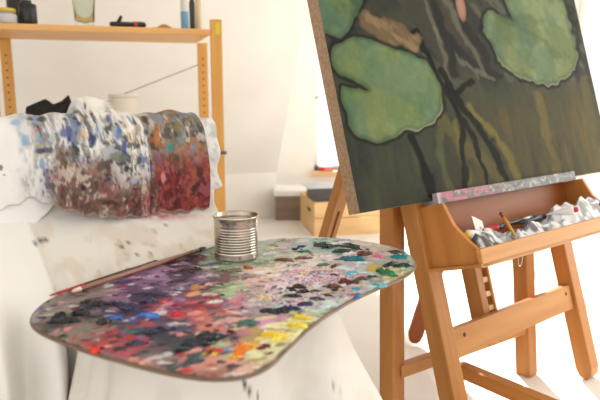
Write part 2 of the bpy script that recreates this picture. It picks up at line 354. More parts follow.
lm_ = poly_mask(wx, wy, LEAF); lw = lm_+14*(fbm(gS*26, gV*26, 63, 3)-.5); c = mixc(c, (112, 94, 70), sstep(-1, 3, lw)*.95); c = mixc(c, (140, 118, 90), sstep(1, 6, lw)*sstep(.44, .62, fbm(gS*18, gV*34+gS*20, 65, 3))*.8)
c = pad(c, PAD1, (108, 124, 82), (126, 140, 98), (88, 112, 78))
c = pad(c, PAD2, (112, 122, 84), (128, 138, 100), (94, 108, 74))
bud = np.hypot((x-461-.18*(y-8))/5.0, (y-6)/17); c = mixc(c, (150, 112, 96), 1-sstep(.75, 1.05, bud)); c = mixc(c, (176, 140, 122), (1-sstep(.2, .8, bud))*.6)
c = mixc(c, (90, 104, 74), (1-sstep(1, 3, seg_dist(wx, wy, [(500, 15), (520, 28), (545, 40), (560, 60)])))*.6)
m1 = poly_mask(wx, wy, PAD1); c = mixc(c, (150, 152, 118), sstep(-.3, .6, m1)*(1-sstep(1.2, 2.4, m1))*sstep(95, 115, y)*sstep(385, 415, x)*.7)
m2 = poly_mask(wx, wy, PAD2); c = mixc(c, (146, 146, 112), sstep(-.3, .6, m2)*(1-sstep(1, 2.2, m2))*sstep(40, 70, y)*.6)
c = np.clip(c, 0, 1)**1.1*.98*(.93+.14*fbm(gS*120, gV*120, 81, 2))[..., None]
# unseen upper part repeats pads softly
top = y < -12
P3 = PP + Q*(.0009*(fbm(gS*60, gV*60, 91, 3))[..., None])
pt_ = thing('painting', EF((PS0+PS1)/2, PV0, PQ-PTH/2), 'large oil painting of green water lily pads on dark water standing on the easel', 'painting')
MB().grid(P3).build('painted_canvas', attr_mat('oil_paint_canvas', .6, .12, .06, wscale=500), pt_, cols=c, smooth=True)
M_lin = noise_mat('raw_linen', (150, 120, 92), (176, 146, 116), .9, 160, bump=.3)
sb_ = MB().box(E0, W, U, Q, (PS0, PS1), (PV0, PVT), (PQ-PTH, PQ-.0004)).build('linen_edge', M_lin, pt_, bevel=.002); tag(sb_, 'brown linen canvas edge')

# ------------------------------------------------------------------ things in the easel tray
TB0 = TV+.008
def paper_lump(name, s0, s1, q0, q1, h, seed, base, dark, label, cat, grp=None, flip=0):
    a, b = 46, 26; u_ = np.linspace(0, 1, a)[:, None]*np.ones(b); v_ = np.ones((a, 1))*np.linspace(0, 1, b)
    edge = np.minimum(np.minimum(u_, 1-u_)*5, np.minimum(v_, 1-v_)*3.2); edge = np.clip(edge, 0, 1)**.6
    r = np.abs(fbm(u_*4+seed, v_*3.0, seed, 3)-.5)*2; n = fbm(u_*4, v_*3+seed, seed+3, 3)
    hh = h*edge*(.22+.75*n+.25*(1-r)-.1)
    sp = s0+(s1-s0)*u_+.008*(fbm(u_*7, v_*7, seed+7, 2)-.5); qp = q0+(q1-q0)*v_+.006*(fbm(u_*7+5, v_*7, seed+8, 2)-.5)
    qp = np.clip(qp, .016, TQ-.014)
    P = E0+sp[..., None]*W+(TB0+.001+np.maximum(hh, 0))[..., None]*U+qp[..., None]*Q
    cc = np.tile(lin(base), (a, b, 1)); cc = mixc(cc, dark, sstep(.56, .64, fbm(u_*9+2, v_*5, seed+11, 3)))
    cc = mixc(cc, (120, 118, 118), sstep(.6, .66, fbm(u_*12, v_*9, seed+15, 2))*.6)
    m = MB().grid(P); o = m.build(name, bpy.data.materials.get('tissue') or attr_mat('tissue', .85), None, solid=.001, cols=cc, smooth=False)
    origin_to(o, EF((s0+s1)/2, TB0, (q0+q1)/2)); return tag(o, label, cat, grp)
paper_lump('paper_towel', .035, .20, .045, .139, .080, 3, (226, 224, 222), (92, 92, 92), 'crumpled paper towel with grey smears at the near end of the easel tray', 'paper towel')
paper_lump('paper_towel', .19, .41, .05, .139, .082, 13, (230, 228, 228), (110, 108, 112), 'crumpled paper towel in the middle of the easel tray under the yellow brush', 'paper towel')
paper_lump('paper_towel', .40, .66, .04, .139, .098, 23, (236, 235, 236), (176, 174, 178), 'cleanest white crumpled paper towel at the far end of the easel tray', 'paper towel')
def tube_of_paint(name, s, q, v, ang, L, r, body, cap, label, tilt=0, group='paint tubes in the easel tray'):
    dr = unit(W*math.cos(ang)+Q*math.sin(ang)+U*tilt); sd_ = unit(np.cross(dr, U)); up = np.cross(sd_, dr); o = EF(s, TB0+v, q)
    t = thing(name, o, label, 'paint tube', group)
    P = []; n = 16
    for a, w_, h_ in ((0, r*1.25, .0012), (.1*L, r*1.22, .003), (.45*L, r*1.08, r*.75), (.8*L, r, r), (.84*L, r*.9, r*.9), (.88*L, r*.42, r*.42)):
        P.append([o+dr*a+sd_*(w_*math.cos(2*PI*k/n))+up*(r+h_*math.sin(2*PI*k/n)) for k in range(n+1)])
    P = np.array(P); MB().grid(P).build('tube_body', body, t, smooth=True)
    MB().lathe(o+up*r+dr*.87*L, [(.0001, 0), (r*.5, 0), (r*.62, .02*L), (r*.55, .13*L), (.0001, .13*L)], 14, axis=dr).build('cap', cap, t, smooth=True)
    return t
m_w = mat('tube_white', (232, 230, 226), .35); m_g = mat('tube_metal', (170, 170, 172), .3, .8); m_k = mat('tube_black_cap', (34, 34, 36), .4); m_y = mat('tube_yellow', (232, 190, 40), .4); m_r = mat('tube_red', (190, 34, 48), .4); m_dk = mat('tube_dark', (66, 66, 70), .4)
tube_of_paint('paint_tube', .115, .085, .050, 3.0, .068, .013, m_w, m_y, 'white paint tube with yellow cap beside the left cheek of the tray')
tube_of_paint('paint_tube', .13, .045, .052, .15, .11, .0105, m_r, m_k, 'red paint tube lying behind the white card end in the tray')
tube_of_paint('paint_tube', .30, .050, .05, .1, .14, .012, m_dk, m_k, 'dark grey paint tube lying along the back of the tray')
tube_of_paint('paint_tube', .44, .072, .055, 1.2, .08, .012, m_w, m_r, 'white paint tube with red cap in the middle of the tray')
tube_of_paint('paint_tube', .575, .10, .058, .2, .075, .013, m_g, m_k, 'silver paint tube with black cap at the far end of the tray')
tube_of_paint('paint_tube', .47, .040, .04, .1, .12, .012, m_g, m_w, 'silver paint tube with white cap lying behind the clean paper towel')
# white card propped in the tray
co_ = EF(.150, TB0+.060, .060); ca_ = unit(W*.8+U*-.45+Q*.1); cb_ = unit(U*.8+W*.38-Q*.35); cn = unit(np.cross(ca_, cb_))
t = thing('paper_card', co_, 'small white card propped upright among the tubes in the easel tray', 'card')
MB().box(co_, ca_, cb_, cn, (-.018, .018), (-.01, .042), (0, .0012)).build('card_sheet', mat('card_white', (238, 235, 230), .7), t)
MB().box(co_, ca_, cb_, cn, (.0, .006), (.012, .018), (.0012, .0018)).build('printed_mark', mat('card_grey', (150, 140, 140), .7), t)
# a yellow brush and a dark pencil leaning over the towel
def brush(name, a, b, r, mh, mf, mb_, label, cat, grp=None, tip=None, fer=.12, bri=.1, tipm=None, tipl=0.0):
    a, b = np.asarray(a, float), np.asarray(b, float); L = np.linalg.norm(b-a); d = (b-a)/L
    t = thing(name, a, label, cat, grp); f0 = L*(1-fer-bri); f1 = L*(1-bri)
    s0 = tipl*L
    hp = [s0, max(.04*L, s0+.001), .3*L, .62*L, f0]; hr = [r*(.45+.5*tipl*3), r*.6 if tipl == 0 else r*.9, r*.95, r*1.1, r*.75]
    MB().tube([a+d*k for k in hp], hr, 10).build('handle', mh, t, smooth=True)
    if tipm: MB().tube([a, a+d*s0*.3, a+d*s0], [r*.45, r*.8, r*.95], 10).build('handle_tip', tipm, t, smooth=True)
    MB().tube([a+d*k for k in (f0-.004, f0+.3*(f1-f0), f0+.34*(f1-f0), f1)], [r*.8, r*.9, r*.95, r*.85], 10).build('ferrule', mf, t, smooth=True)
    MB().tube([a+d*k for k in (f1-.001, f1+.4*(L-f1), f1+.8*(L-f1), L)], [r*.8, r*1.0, r*.7, r*.15], 10).build('bristle', mb_, t, smooth=True)
    return t
brush('paintbrush', EF(.175, TB0+.040, .136), EF(.262, TB0+.098, .050), .0044, mat('brush_ochre', (214, 160, 66), .4), mat('brush_red_end', (170, 60, 50), .4), mat('brush_dark', (60, 42, 34), .6), 'ochre handled brush leaning across the towels in the easel tray', 'brush')
brush('paintbrush', EF(.11, TB0+.060, .055), EF(.40, TB0+.072, .070), .0045, mat('brush_black', (42, 40, 42), .4), M_steel, mat('brush_hair', (70, 58, 50), .6), 'long black brush lying lengthwise along the towels in the easel tray', 'brush')

# ------------------------------------------------------------------ chair under the sheets
CA = math.radians(35); CE = V(math.cos(CA), math.sin(CA), 0); CN = V(math.sin(CA), -math.cos(CA), 0); CB = V(-.40, 1.16, 0)
def CP(a, d, z): return CB+CE*a+CN*d+Z*z
ST, BT = .528, .785
ch = thing('chair', CB+CN*.2, 'wooden chair hidden under white sheets that carries the palette', 'chair')
M_ch = wood('chair_wood', (196, 160, 118), (214, 180, 138), Z)
MB().box(CB, CE, CN, Z, (-.07, .215), (-.0, .45), (ST-.04, ST-.006)).build('seat', M_ch, ch, bevel=.012)
MB().box(CB, CE, CN, Z, (-.215, .215), (-.02, .02), (ST+.05, BT-.006)).build('backrest', M_ch, ch, bevel=.012)
for a, a2 in ((-.2, -.05), (.2, .2)):
    MB().box(CB, CE, CN, Z, (a-.018, a+.018), (-.02, .016), (0, ST+.08)).build('leg', M_ch, ch, bevel=.003)
    MB().box(CB, CE, CN, Z, (a2-.018, a2+.018), (.40, .436), (0, ST-.04)).build('leg', M_ch, ch, bevel=.003)
    MB().box(CB, CE, CN, Z, (a2-.01, a2+.01), (.016, .40), (.2, .235)).build('stretcher', M_ch, ch, bevel=.003)

M_cloth = attr_mat('cotton_cloth', .9, .25, .2, wscale=700)
def xl_of(pxx, d=.05, z=.7):     # chair-local position whose front surface lies at image column pxx
    lo, hi = -1., 1.
    for _ in range(40):
        m = (lo+hi)/2
        if proj(CP(m, d, z))[0] < pxx: lo = m
        else: hi = m
    return (lo+hi)/2
def drape(x0, x1, nx, flen, blen, R, fold, color, ds=.006, ztop=BT, bump=None, flare=.03, puff=None):
    xs = np.linspace(x0, x1, nx); fl_ = np.array([flen(t) for t in xs]); bl_ = np.array([blen(t) for t in xs]); k = int((fl_.max()+bl_.max())/ds)
    tt = np.linspace(0, 1, k)[None, :]; s = -bl_[:, None]+(fl_+bl_)[:, None]*tt; xx = xs[:, None]*np.ones_like(s)
    th = np.clip(s/R, -PI/2, PI/2); over = np.sign(s)*np.maximum(np.abs(s)-PI*R/2, 0)
    f = fold(xx, s); pf_ = puff(xx, s) if puff is not None else 0
    d = (R+f)*np.sin(th)+over*flare+pf_; z = ztop-.02+(R+f*.6)*np.cos(th)-np.abs(over)
    if bump is not None: z = z+bump(xx, s)
    P = CB+xx[..., None]*CE+d[..., None]*CN+z[..., None]*Z
    return P, xx, s
# inner sheet : over the back and down to the seat
XF = xl_of(47, .1, .5)
def foldA(xx, s): return (1-sstep(XF-.008, XF+.004, xx-.05*(s-.3)))*.030*sstep(.16, .24, s)+.003+.010*fbm(xx*14, s*2.2, 201, 3)*sstep(.03, .2, np.abs(s))+(1-sstep(-.10, -.03, xx))*sstep(.2, .4, s)*(.02+.030*np.sin(xx*85+s*3)+.02*fbm(xx*20, s*2, 205, 2))
PA, xa, sa = drape(-.33, .235, 150, lambda t: .285+.165*float(1-sstep(-.04, -.01, t)), lambda t: .30, .024, foldA, None, flare=.02, puff=lambda xx, s: .138*sstep(.15, .31, s))
def stain(P, c, seed, dens=.62):
    px, py = proj(P); n = fbm(px*.11, py*.16, seed, 4); n2 = fbm(px*.05, py*.06, seed+5, 3)
    c = mixc(c, (178, 150, 120), sstep(dens, dens+.10, n)*.6*sstep(.4, .6, n2)*sstep(50, 90, px)); c = mixc(c, (206, 190, 168), sstep(.48, .62, n2)*.45)
    return c
ca = np.tile(lin((226, 219, 209)), PA.shape[:2]+(1,)); px, py = proj(PA)
ca = stain(PA, ca, 211); ca = mixc(ca, (234, 230, 223), 1-sstep(XF-.008, XF+.004, xa-.05*(sa-.3)))
ca = mixc(ca, (178, 82, 108), np.exp(-((px-160)/32)**2-((py-216)/3.4)**2)*sstep(.25, .5, fbm(px*.3, py*.8, 221, 2))*.95*(sa > 0))
for (sx_, sy_, r_) in [(122, 247, 1.6), (128, 242, 1.3), (137, 254, 1.2), (150, 252, 1.2), (166, 226, 1.4), (128, 270, 1.4), (141, 259, 1.0), (95, 262, 1), (46, 241, 2), (40, 240, 1.6), (36, 244, 1.2)]:
    ca = mixc(ca, (110, 80, 52) if sx_ > 60 else (60, 58, 66), (1-sstep(r_*.6, r_*1.4, np.hypot((px-sx_)*.7, py-sy_)))*.85*(sa > 0))
oA = MB().grid(PA).build('drop_cloth', M_cloth, None, cols=ca, smooth=True, solid=.0012); origin_to(oA, CP(0, .03, ST)); tag(oA, 'stained inner white sheet hanging down the chair back behind the palette', 'sheet')
# middle white cloth with its long left flap
xL, xR = -.36, .252
FLX = [-.36]+[xl_of(q, .07, .6) for q in (2, 16, 34, 52, 70)]+[-.05, .10, .20, .252]
def flD(t):
    return float(np.interp(t, FLX, [.20, .215, .222, .20, .17, .13, .12, .12, .16, .15]))+.004*math.sin(t*60)
def foldD(xx, s):
    edge = sstep(.19, .26, xx); lft = 1-sstep(-.24, -.17, xx)
    return .007+.010*fbm(xx*16, s*3, 231, 3)*sstep(.02, .15, np.abs(s))+edge*.012*np.sin(s*75+2)*sstep(.02, .1, s)+lft*(.034+.010*np.sin(xx*50+s*14))*sstep(.05, .2, s)+lft*.05*sstep(.13, .24, s)
xb1, xb2 = xl_of(74, 0, .8), xl_of(116, 0, .8); xbm = (xb1+xb2)/2; xbw = (xb2-xb1)/2
PD, xd, sdv = drape(xL, xR, 170, flD, lambda t: .14, .027, foldD, None, flare=.06)
cd = np.tile(lin((236, 233, 229)), PD.shape[:2]+(1,)); px, py = proj(PD); fr_ = sdv > -.075
nn = fbm(px*.12, py*.10, 241, 3)
cd = mixc(cd, (150, 150, 150), sstep(.58, .66, fbm(px*.25, py*.2, 247, 2))*sstep(185, 205, px)*.4)
oD = MB().grid(PD).build('white_cloth', M_cloth, None, cols=cd, smooth=True, solid=.0012); origin_to(oD, CP(0, .03, BT-.2)); tag(oD, 'clean white cloth under the paint smeared rag, its long flap hanging at the left', 'cloth')
# paint rag on top
rx0, rx1 = xl_of(33, .06, .72), xl_of(205, .06, .72); rxs = -.372
def flC(t):
    u_ = (t-rx0)/(rx1-rx0)
    return float(np.interp(u_, [-.6, -.2, -.1, 0, .08, .22, .40, .60, .64, .68, .9, 1], [.172, .166, .154, .145, .160, .180, .195, .202, .199, .196, .202, .196]))+.003*math.sin(u_*60)
def foldC(xx, s):
    u_ = (xx-rx0)/(rx1-rx0)
    crease = -np.exp(-((u_-.645+.06*(s-.1))/.018)**2)*.012
    return .016+.010*fbm(xx*20, s*4, 251, 3)+.012*np.abs(fbm(xx*13+s*2.5, s*2.0, 255, 2)-.5)*2+crease*sstep(-.02, .04, s)+.004*np.sin(xx*95+s*10+6*fbm(xx*6, s*6, 259, 2))
def puffC(xx, s):
    u_ = (xx-rx0)/(rx1-rx0); L = .2
    return .026*np.sin(np.clip((s-.02)/L, 0, 1)*PI*.92)*sstep(-.05, .15, u_)
PC, xc, scv = drape(rxs, rx1, 330, flC, lambda t: .07, .030, foldC, None, ds=.0022, flare=.0, puff=puffC, bump=lambda xx, s: .040*np.clip(1-((xx-xbm)/(xbw*1.1))**2, 0, 1)**.6*np.exp(-((s+.020)/.020)**2))
px, py = proj(PC); u_ = (xc-rx0)/(rx1-rx0); v_ = np.clip(scv/.2, -.3, 1.1)
bend = u_*1.0+.05*v_*np.sin(u_*9)
cs = lambda fx, fy, sd, o=3: fbm(bend*fx, v_*fy, sd, o)
shp = PC.shape[:2]+(1,)
cc = np.tile(lin((222, 216, 208)), shp)
def streaks(c, col, fx, fy, sd, lo, w, a, m=1.0): return mixc(c, col, sstep(lo, lo+w, .6*cs(fx*.75, fy*1.5, sd)+.4*cs(fx*2.4, fy*4.4, sd+400, 3))*a*m)
up_ = sstep(.0, .10, v_)
cc = streaks(cc, (158, 162, 168), 10, 3.0, 301, .44, .12, .75)
cc = streaks(cc, (128, 132, 136), 26, 4, 302, .48, .10, .7)
cc = streaks(cc, (96, 114, 150), 18, 4, 303, .52, .08, .85, up_)
cc = streaks(cc, (66, 70, 92), 20, 5, 305, .54, .07, .9, up_)
cc = streaks(cc, (108, 112, 92), 18, 4, 307, .53, .09, .75)
cc = streaks(cc, (64, 60, 58), 30, 7, 309, .55, .07, .85)
cc = streaks(cc, (176, 146, 106), 24, 6, 310, .55, .09, .6)
cc = streaks(cc, (226, 222, 216), 40, 4, 311, .53, .09, .75)
lowm = sstep(.34, .62, v_+.30*(cs(20, 3, 313)-.5)+.10*np.sin(u_*8+.6))*sstep(.0, .12, u_)
red = np.tile(lin((132, 88, 78)), shp); red = streaks(red, (104, 62, 56), 16, 5, 315, .44, .12, .9); red = streaks(red, (84, 64, 54), 22, 6, 317, .50, .10, .85); red = streaks(red, (194, 178, 162), 34, 4, 319, .52, .10, .8); red = streaks(red, (70, 42, 42), 26, 8, 320, .54, .08, .85); red = streaks(red, (150, 62, 66), 14, 5, 323, .54, .1, .6)
cc = cc*(1-lowm[..., None]*.9)+red*lowm[..., None]*.9
rt = sstep(.635, .665, u_-.03*(v_-.5))
rc = np.tile(lin((142, 124, 104)), shp); rc = streaks(rc, (160, 100, 60), 16, 4, 331, .46, .12, .85); rc = streaks(rc, (106, 108, 84), 20, 5, 333, .49, .10, .85); rc = streaks(rc, (82, 72, 66), 24, 6, 335, .51, .09, .85); rc = streaks(rc, (200, 190, 178), 26, 5, 337, .51, .10, .8, 1-sstep(.2, .5, v_)); rc = streaks(rc, (122, 134, 150), 22, 7, 339, .53, .09, .7)
rb = np.tile(lin((136, 62, 56)), shp); rb = streaks(rb, (98, 44, 46), 18, 5, 341, .45, .12, .9); rb = streaks(rb, (160, 92, 70), 20, 5, 343, .52, .1, .7); rb = streaks(rb, (160, 88, 96), 24, 6, 345, .53, .1, .7); rb = streaks(rb, (68, 46, 46), 28, 6, 347, .54, .08, .8)
k = sstep(.25, .6, v_+.3*(cs(18, 4, 349)-.5))[..., None]; rc = rc*(1-k)+rb*k
cc = cc*(1-rt[..., None])+rc*rt[..., None]
clean = 1-sstep(-.10, .12, u_+.10*(fbm(px*.08, py*.05, 353, 3)-.5)*2)
wh = np.tile(lin((232, 228, 222)), shp); wh = mixc(wh, (150, 166, 184), sstep(.50, .62, fbm(px*.09, py*.05, 355, 3))*.5*sstep(4, 24, px))
cc = cc*(1-clean[..., None])+wh*clean[..., None]
bmz = np.exp(-((px-95)/16)**2)*(1-sstep(-.004, .016, scv)); cc = mixc(cc, (232, 226, 216), bmz)
back_ = 1-sstep(-.03, .01, scv); cc = mixc(cc, (226, 220, 212), back_*.8)
for (sx_, sy_, rx_, ry_, cl_) in [(25, 141, 4, 6, (130, 164, 192)), (38, 137, 3, 6, (140, 168, 192)), (30, 119, 4, 2, (54, 78, 62)), (42, 119, 5, 3, (44, 64, 52)), (37, 130, 2.5, 1.2, (190, 90, 80)), (16, 122, 6, 4, (150, 172, 196)), (92, 114, 1.6, 1.6, (70, 40, 50)), (1, 168, 2, 3, (70, 84, 80)), (4, 175, 2, 1, (110, 110, 110)), (52, 186, 5, 4, (84, 78, 72)), (48, 150, 8, 3, (80, 80, 100)), (22, 112, 5, 3, (168, 180, 190))]:
    cc = mixc(cc, cl_, (1-sstep(.6, 1.15, np.hypot((px-sx_)/rx_, (py-sy_)/ry_)+.6*(fbm(px*.2, py*.2, 357, 2)-.5)))*.85*(scv > 0))
cc = mixc(cc, (40, 36, 34), (1-sstep(.7, 1.1, np.hypot((px-85)/1.3, (py-106)/4.2)))*.9*(scv > -.03))
for (sx_, sy_, rx_, ry_, cl_) in [(170, 148, 3, 4, (36, 140, 138)), (146, 132, 3, 3, (60, 90, 120)), (65, 134, 9, 6, (86, 92, 140)), (127, 169, 3, 3.5, (40, 34, 40)), (134, 181, 5, 3, (146, 168, 190)), (84, 188, 3.5, 3.5, (50, 40, 44)), (124, 148, 4, 8, (66, 74, 132)), (42, 164, 3, 7, (120, 156, 182)), (40, 151, 6, 3, (74, 76, 106)), (92, 140, 5, 9, (56, 62, 100)), (118, 133, 3, 8, (88, 128, 176)), (101, 168, 5, 6, (90, 78, 70)), (163, 178, 3, 6, (200, 130, 130)), (156, 138, 3, 10, (176, 112, 70)), (108, 118, 4, 6, (96, 104, 150))]:
    cc = mixc(cc, cl_, (1-sstep(.55, 1.1, np.hypot((px-sx_)/rx_, (py-sy_)/ry_)+.8*(cs(40, 14, 351)-.5)))*.9*(scv > 0))
cc = mixc(cc, (196, 180, 164), sstep(.965, 1.0, scv/np.maximum([[flC(t)] for t in np.linspace(rxs, rx1, 330)], 1e-3))*.5)
oC = MB().grid(PC).build('paint_rag', M_cloth, None, cols=cc, smooth=True, solid=.0015); origin_to(oC, CP(0, .05, BT-.2)); tag(oC, 'large rag smeared with blue, brown and red paint draped over the chair back', 'rag')

# seat sheet with hanging folds
def sheetB():
    a0, a1, d0, d1, rc_ = -.085, .232, .06, .472, .05
    loop = []; 
    def seg(p, q, n): return [(p[0]+(q[0]-p[0])*i/n, p[1]+(q[1]-p[1])*i/n) for i in range(n)]
    def arc(cx, cy, t0, n): return [(cx+rc_*math.cos(t0+PI/2*i/n), cy+rc_*math.sin(t0+PI/2*i/n)) for i in range(n)]
    loop += seg((a0+rc_, d0), (a1-rc_, d0), 60)+arc(a1-rc_, d0+rc_, -PI/2, 16)+seg((a1, d0+rc_), (a1, d1-rc_), 60)+arc(a1-rc_, d1-rc_, 0, 24)+seg((a1-rc_, d1), (a0+rc_, d1), 70)+arc(a0+rc_, d1-rc_, PI/2, 24)+seg((a0, d1-rc_), (a0, d0+rc_), 60)+arc(a0+rc_, d0+rc_, PI, 16)
    lp = np.array(loop); n = len(lp); nx_ = np.roll(lp, -1, 0)-np.roll(lp, 1, 0); nr = np.stack([nx_[:, 1], -nx_[:, 0]], 1); nr /= np.linalg.norm(nr, axis=1)[:, None]
    arcl = np.concatenate([[0], np.cumsum(np.linalg.norm(np.diff(lp, axis=0), axis=1))])
    ctr = V((a0+a1)/2, (d0+d1)/2)[:2]
    cfr = np.exp(-((lp[:, 0]-a1)**2+(lp[:, 1]-d1)**2)/.012); cfl = np.exp(-((lp[:, 0]-a0)**2+(lp[:, 1]-d1)**2)/.010)
    back = np.exp(-((lp[:, 1]-d0)/.05)**2); left = sstep(a0+.05, a0+.01, lp[:, 0])*0+np.exp(-((lp[:, 0]-a0)/.05)**2)
    drop = .42-.24*np.clip(back, 0, 1)-.17*left*(1-cfl)
    R_ = []
    for f_ in np.linspace(.02, 1, 16): R_.append((ctr+(lp-ctr)*f_, np.full(n, ST+.0005+.0012*1)))
    for t in np.linspace(0.02, 1, 40):
        dr = drop*t; rr = .012
        ln = np.minimum(dr/(rr*PI/2), 1); out = rr*np.sin(ln*PI/2); zz = np.where(dr < rr*PI/2, rr*(1-np.cos(ln*PI/2)), dr-rr*PI/2+rr)
        amp = sstep(.02, .26, dr)
        ph = arcl*62+2.2*np.sin(arcl*11)+dr*2.0
        fo_ = (.004+.030*amp)*(.5+.5*np.sin(ph))*(.6+.8*vnoise(arcl*9, arcl*0+.5, 401))*sstep(0, .05, dr)
        out = out+dr*.10+fo_+(cfr*.30+cfl*.10)*dr*(.6+.4*amp)
        out = out*(1-.85*np.clip(back, 0, 1))
        R_.append((lp+nr*out[:, None], ST+.0017-zz))
    P = np.array([[CP(p[0], p[1], z) for p, z in zip(q, zz)] for q, zz in R_])
    P = np.concatenate([P, P[:, :1]], 1); return P
PB = sheetB(); px, py = proj(PB); cb = np.tile(lin((226, 219, 210)), PB.shape[:2]+(1,))
cb = mixc(cb, (208, 198, 182), sstep(.5, .66, fbm(px*.03, py*.03, 411, 3))*.35)
front = np.arange(PB.shape[0])[:, None] > 17
for pts, r_ in [([(243, 378), (245, 386), (249, 391)], 2.2), ([(249, 391), (256, 396), (262, 399)], .9), ([(334, 386), (336, 388)], 1.2), ([(341, 391), (343, 393)], 1.2), ([(338, 376), (338, 377)], .9), ([(322, 350), (323, 352)], .7), ([(52, 368), (53, 368)], .8)]:
    cb = mixc(cb, (44, 58, 44), (1-sstep(r_*.6, r_*1.2, seg_dist(px, py, pts)))*.9*front)
oB = MB().grid(PB).build('seat_sheet', M_cloth, None, cols=cb, smooth=True, solid=.001); origin_to(oB, CP(0, .25, .1)); tag(oB, 'white sheet spread on the chair seat under the palette, hanging in folds', 'sheet')

# ------------------------------------------------------------------ palette
PZ = .550; PTK = .0055
OUT = [(28, 320), (34, 309), (50, 297), (74, 288), (100, 280.5), (150, 265), (205, 248), (235, 242.5), (270, 239), (310, 237), (350, 238.5), (385, 244), (408, 252), (418, 262), (413, 272), (396, 281), (370, 291), (340, 306), (312, 325), (290, 346), (272, 365), (248, 376), (215, 379), (180, 375), (140, 366), (90, 352), (52, 338), (34, 329)]
out_xy = [tuple(atz(a, b, PZ)[:2]) for a, b in OUT]; out_s = smooth_poly(out_xy, 2)
pal = thing('palette', V(-.06, .92, PZ-PTK), 'large curved wooden palette crusted with oil paint resting on the sheeted seat', 'palette')
M_board = noise_mat('palette_wood', (104, 80, 62), (128, 102, 82), .5, 30, axis=X, squash=.8)
MB().prism(V(0, 0, 0), X, Y_, Z, out_s, PZ-PTK, PZ-.0006).build('board', M_board, pal, bevel=.002, fix=True)
xs = np.arange(-.39, .225, .0017); ys = np.arange(.59, 1.245, .0022); gx, gy = np.meshgrid(xs, ys, indexing='ij')
pm = poly_mask(gx, gy, out_s)
hgt = .0004+.0006*fbm(gx*90, gy*90, 501, 3)
col = np.tile(lin((150, 132, 118)), gx.shape+(1,))
SM = []   # smears: px x, y, rx, ry, colour
def sm(s):
    for l in s.strip().splitlines():
        p = l.split(); SM.append((float(p[0]), float(p[1]), float(p[2]), float(p[3]), tuple(int(q) for q in p[4].split(','))))
sm('''
45 316 14 9 150,140,128
62 313 12 3 146,136,126
76 302 12 3 150,132,126
90 328 12 3 150,130,120
60 320 12 4 82,78,74
85 307 12 3 80,76,74
75 326 16 4 128,118,108
110 300 20 5 150,124,130
100 318 12 4 110,102,100
70 336 20 5 150,132,118
130 312 34 8 62,58,92
118 322 18 5 96,88,100
120 298 12 4 146,98,140
140 290 14 4 98,72,118
150 282 18 5 132,100,142
165 276 16 5 158,122,160
150 297 22 5 74,60,92
100 338 20 7 182,74,78
130 346 20 6 176,76,92
96 353 8 4 222,72,48
160 352 16 5 120,96,104
170 306 26 9 160,66,94
200 306 18 6 170,70,92
190 318 18 6 196,100,110
145 330 22 6 62,58,88
165 338 18 6 66,64,80
175 326 14 5 88,72,100
185 345 24 7 70,70,82
214 339 20 6 56,58,68
195 361 12 7 82,92,92
170 363 14 5 150,120,118
150 361 10 4 206,140,120
216 366 24 5 218,150,132
213 365 9 4 198,84,86
240 366 20 4 222,170,150
190 290 20 6 126,94,124
185 275 16 5 98,74,104
205 278 12 6 150,116,150
200 268 16 5 122,110,96
190 268 10 4 86,50,68
215 284 12 5 130,78,88
235 276 18 5 128,88,96
198 287 6 3.5 208,148,66
217 314 20 7 198,102,92
226 312 14 4 152,110,140
212 326 20 5 206,122,108
248 304 20 7 206,122,142
230 322 14 5 216,164,150
232 288 20 6 168,188,140
236 266 34 8 142,154,122
225 262 26 5 128,142,120
258 284 18 5 214,176,168
262 273 20 5 222,196,180
255 293 16 4 186,150,150
276 300 30 9 180,168,168
262 312 16 5 172,150,156
312 277 26 9 216,156,184
290 283 18 6 220,180,190
268 322 18 7 212,146,176
248 325 9 4 98,124,118
256 332 8 4 180,150,80
240 333 14 5 200,120,140
300 325 16 6 220,214,140
276 337 13 5 236,206,84
254 347 14 5 224,212,140
284 348 12 7 222,214,160
246 349 12 5 238,164,66
228 352 14 5 190,200,170
220 352 4 4 222,86,44
265 358 20 6 214,200,160
225 345 10 5 180,190,150
313 312 12 5 196,206,180
330 302 16 5 192,208,206
320 295 20 5 188,176,176
345 290 16 5 206,176,180
365 272 16 4 170,204,214
350 268 18 4 200,196,200
335 262 20 5 206,186,184
310 262 18 5 206,190,170
290 258 18 4 198,190,166
285 250 16 4 170,170,160
262 252 16 4 170,180,160
330 248 22 4 150,170,164
360 250 18 4 206,186,178
385 258 18 5 196,176,170
400 264 10 5 170,176,160
385 272 18 4 206,190,120
370 284 16 4 176,200,200
350 280 14 4 190,170,164
335 273 12 4 196,170,180
''')
ctrs = np.array([atz(a, b, PZ)[:2] for a, b, *_ in SM]); cols_ = np.array([lin(q[4]) for q in SM])
wgx = gx+.030*(fbm(gx*24, gy*24, 541, 3)-.5)*2; wgy = gy+.030*(fbm(gx*24+9, gy*24, 545, 3)-.5)*2
bd = np.full(gx.shape, 9.)
for (a, b), q in zip(ctrs, cols_):
    d_ = (wgx-a)**2+((wgy-b)*.8)**2; k_ = d_ < bd; bd[k_] = d_[k_]; col[k_] = q
for sx_, sy_, rx_, ry_, cl in SM:
    p = atz(sx_, sy_, PZ); dp = np.dot(p-CAM, FW); kx = dp/FPX; ky = dp/FPX/((ZC-PZ)/np.linalg.norm(p-CAM))
    rr = np.hypot((gx-p[0])/(rx_*kx), (gy-p[1])/(ry_*ky)); m = np.abs(rr) < 2
    w_ = 1-sstep(.86, 1.02, rr[m]+1.0*(fbm(gx[m]*42+cl[0], gy[m]*42+cl[1], 505, 3)-.5))
    col[m] = mixc(col[m], cl, w_*.95); hgt[m] = np.maximum(hgt[m], w_*.0009*(1+fbm(gx[m]*160, gy[m]*160, 507, 2)))
base = col.copy()
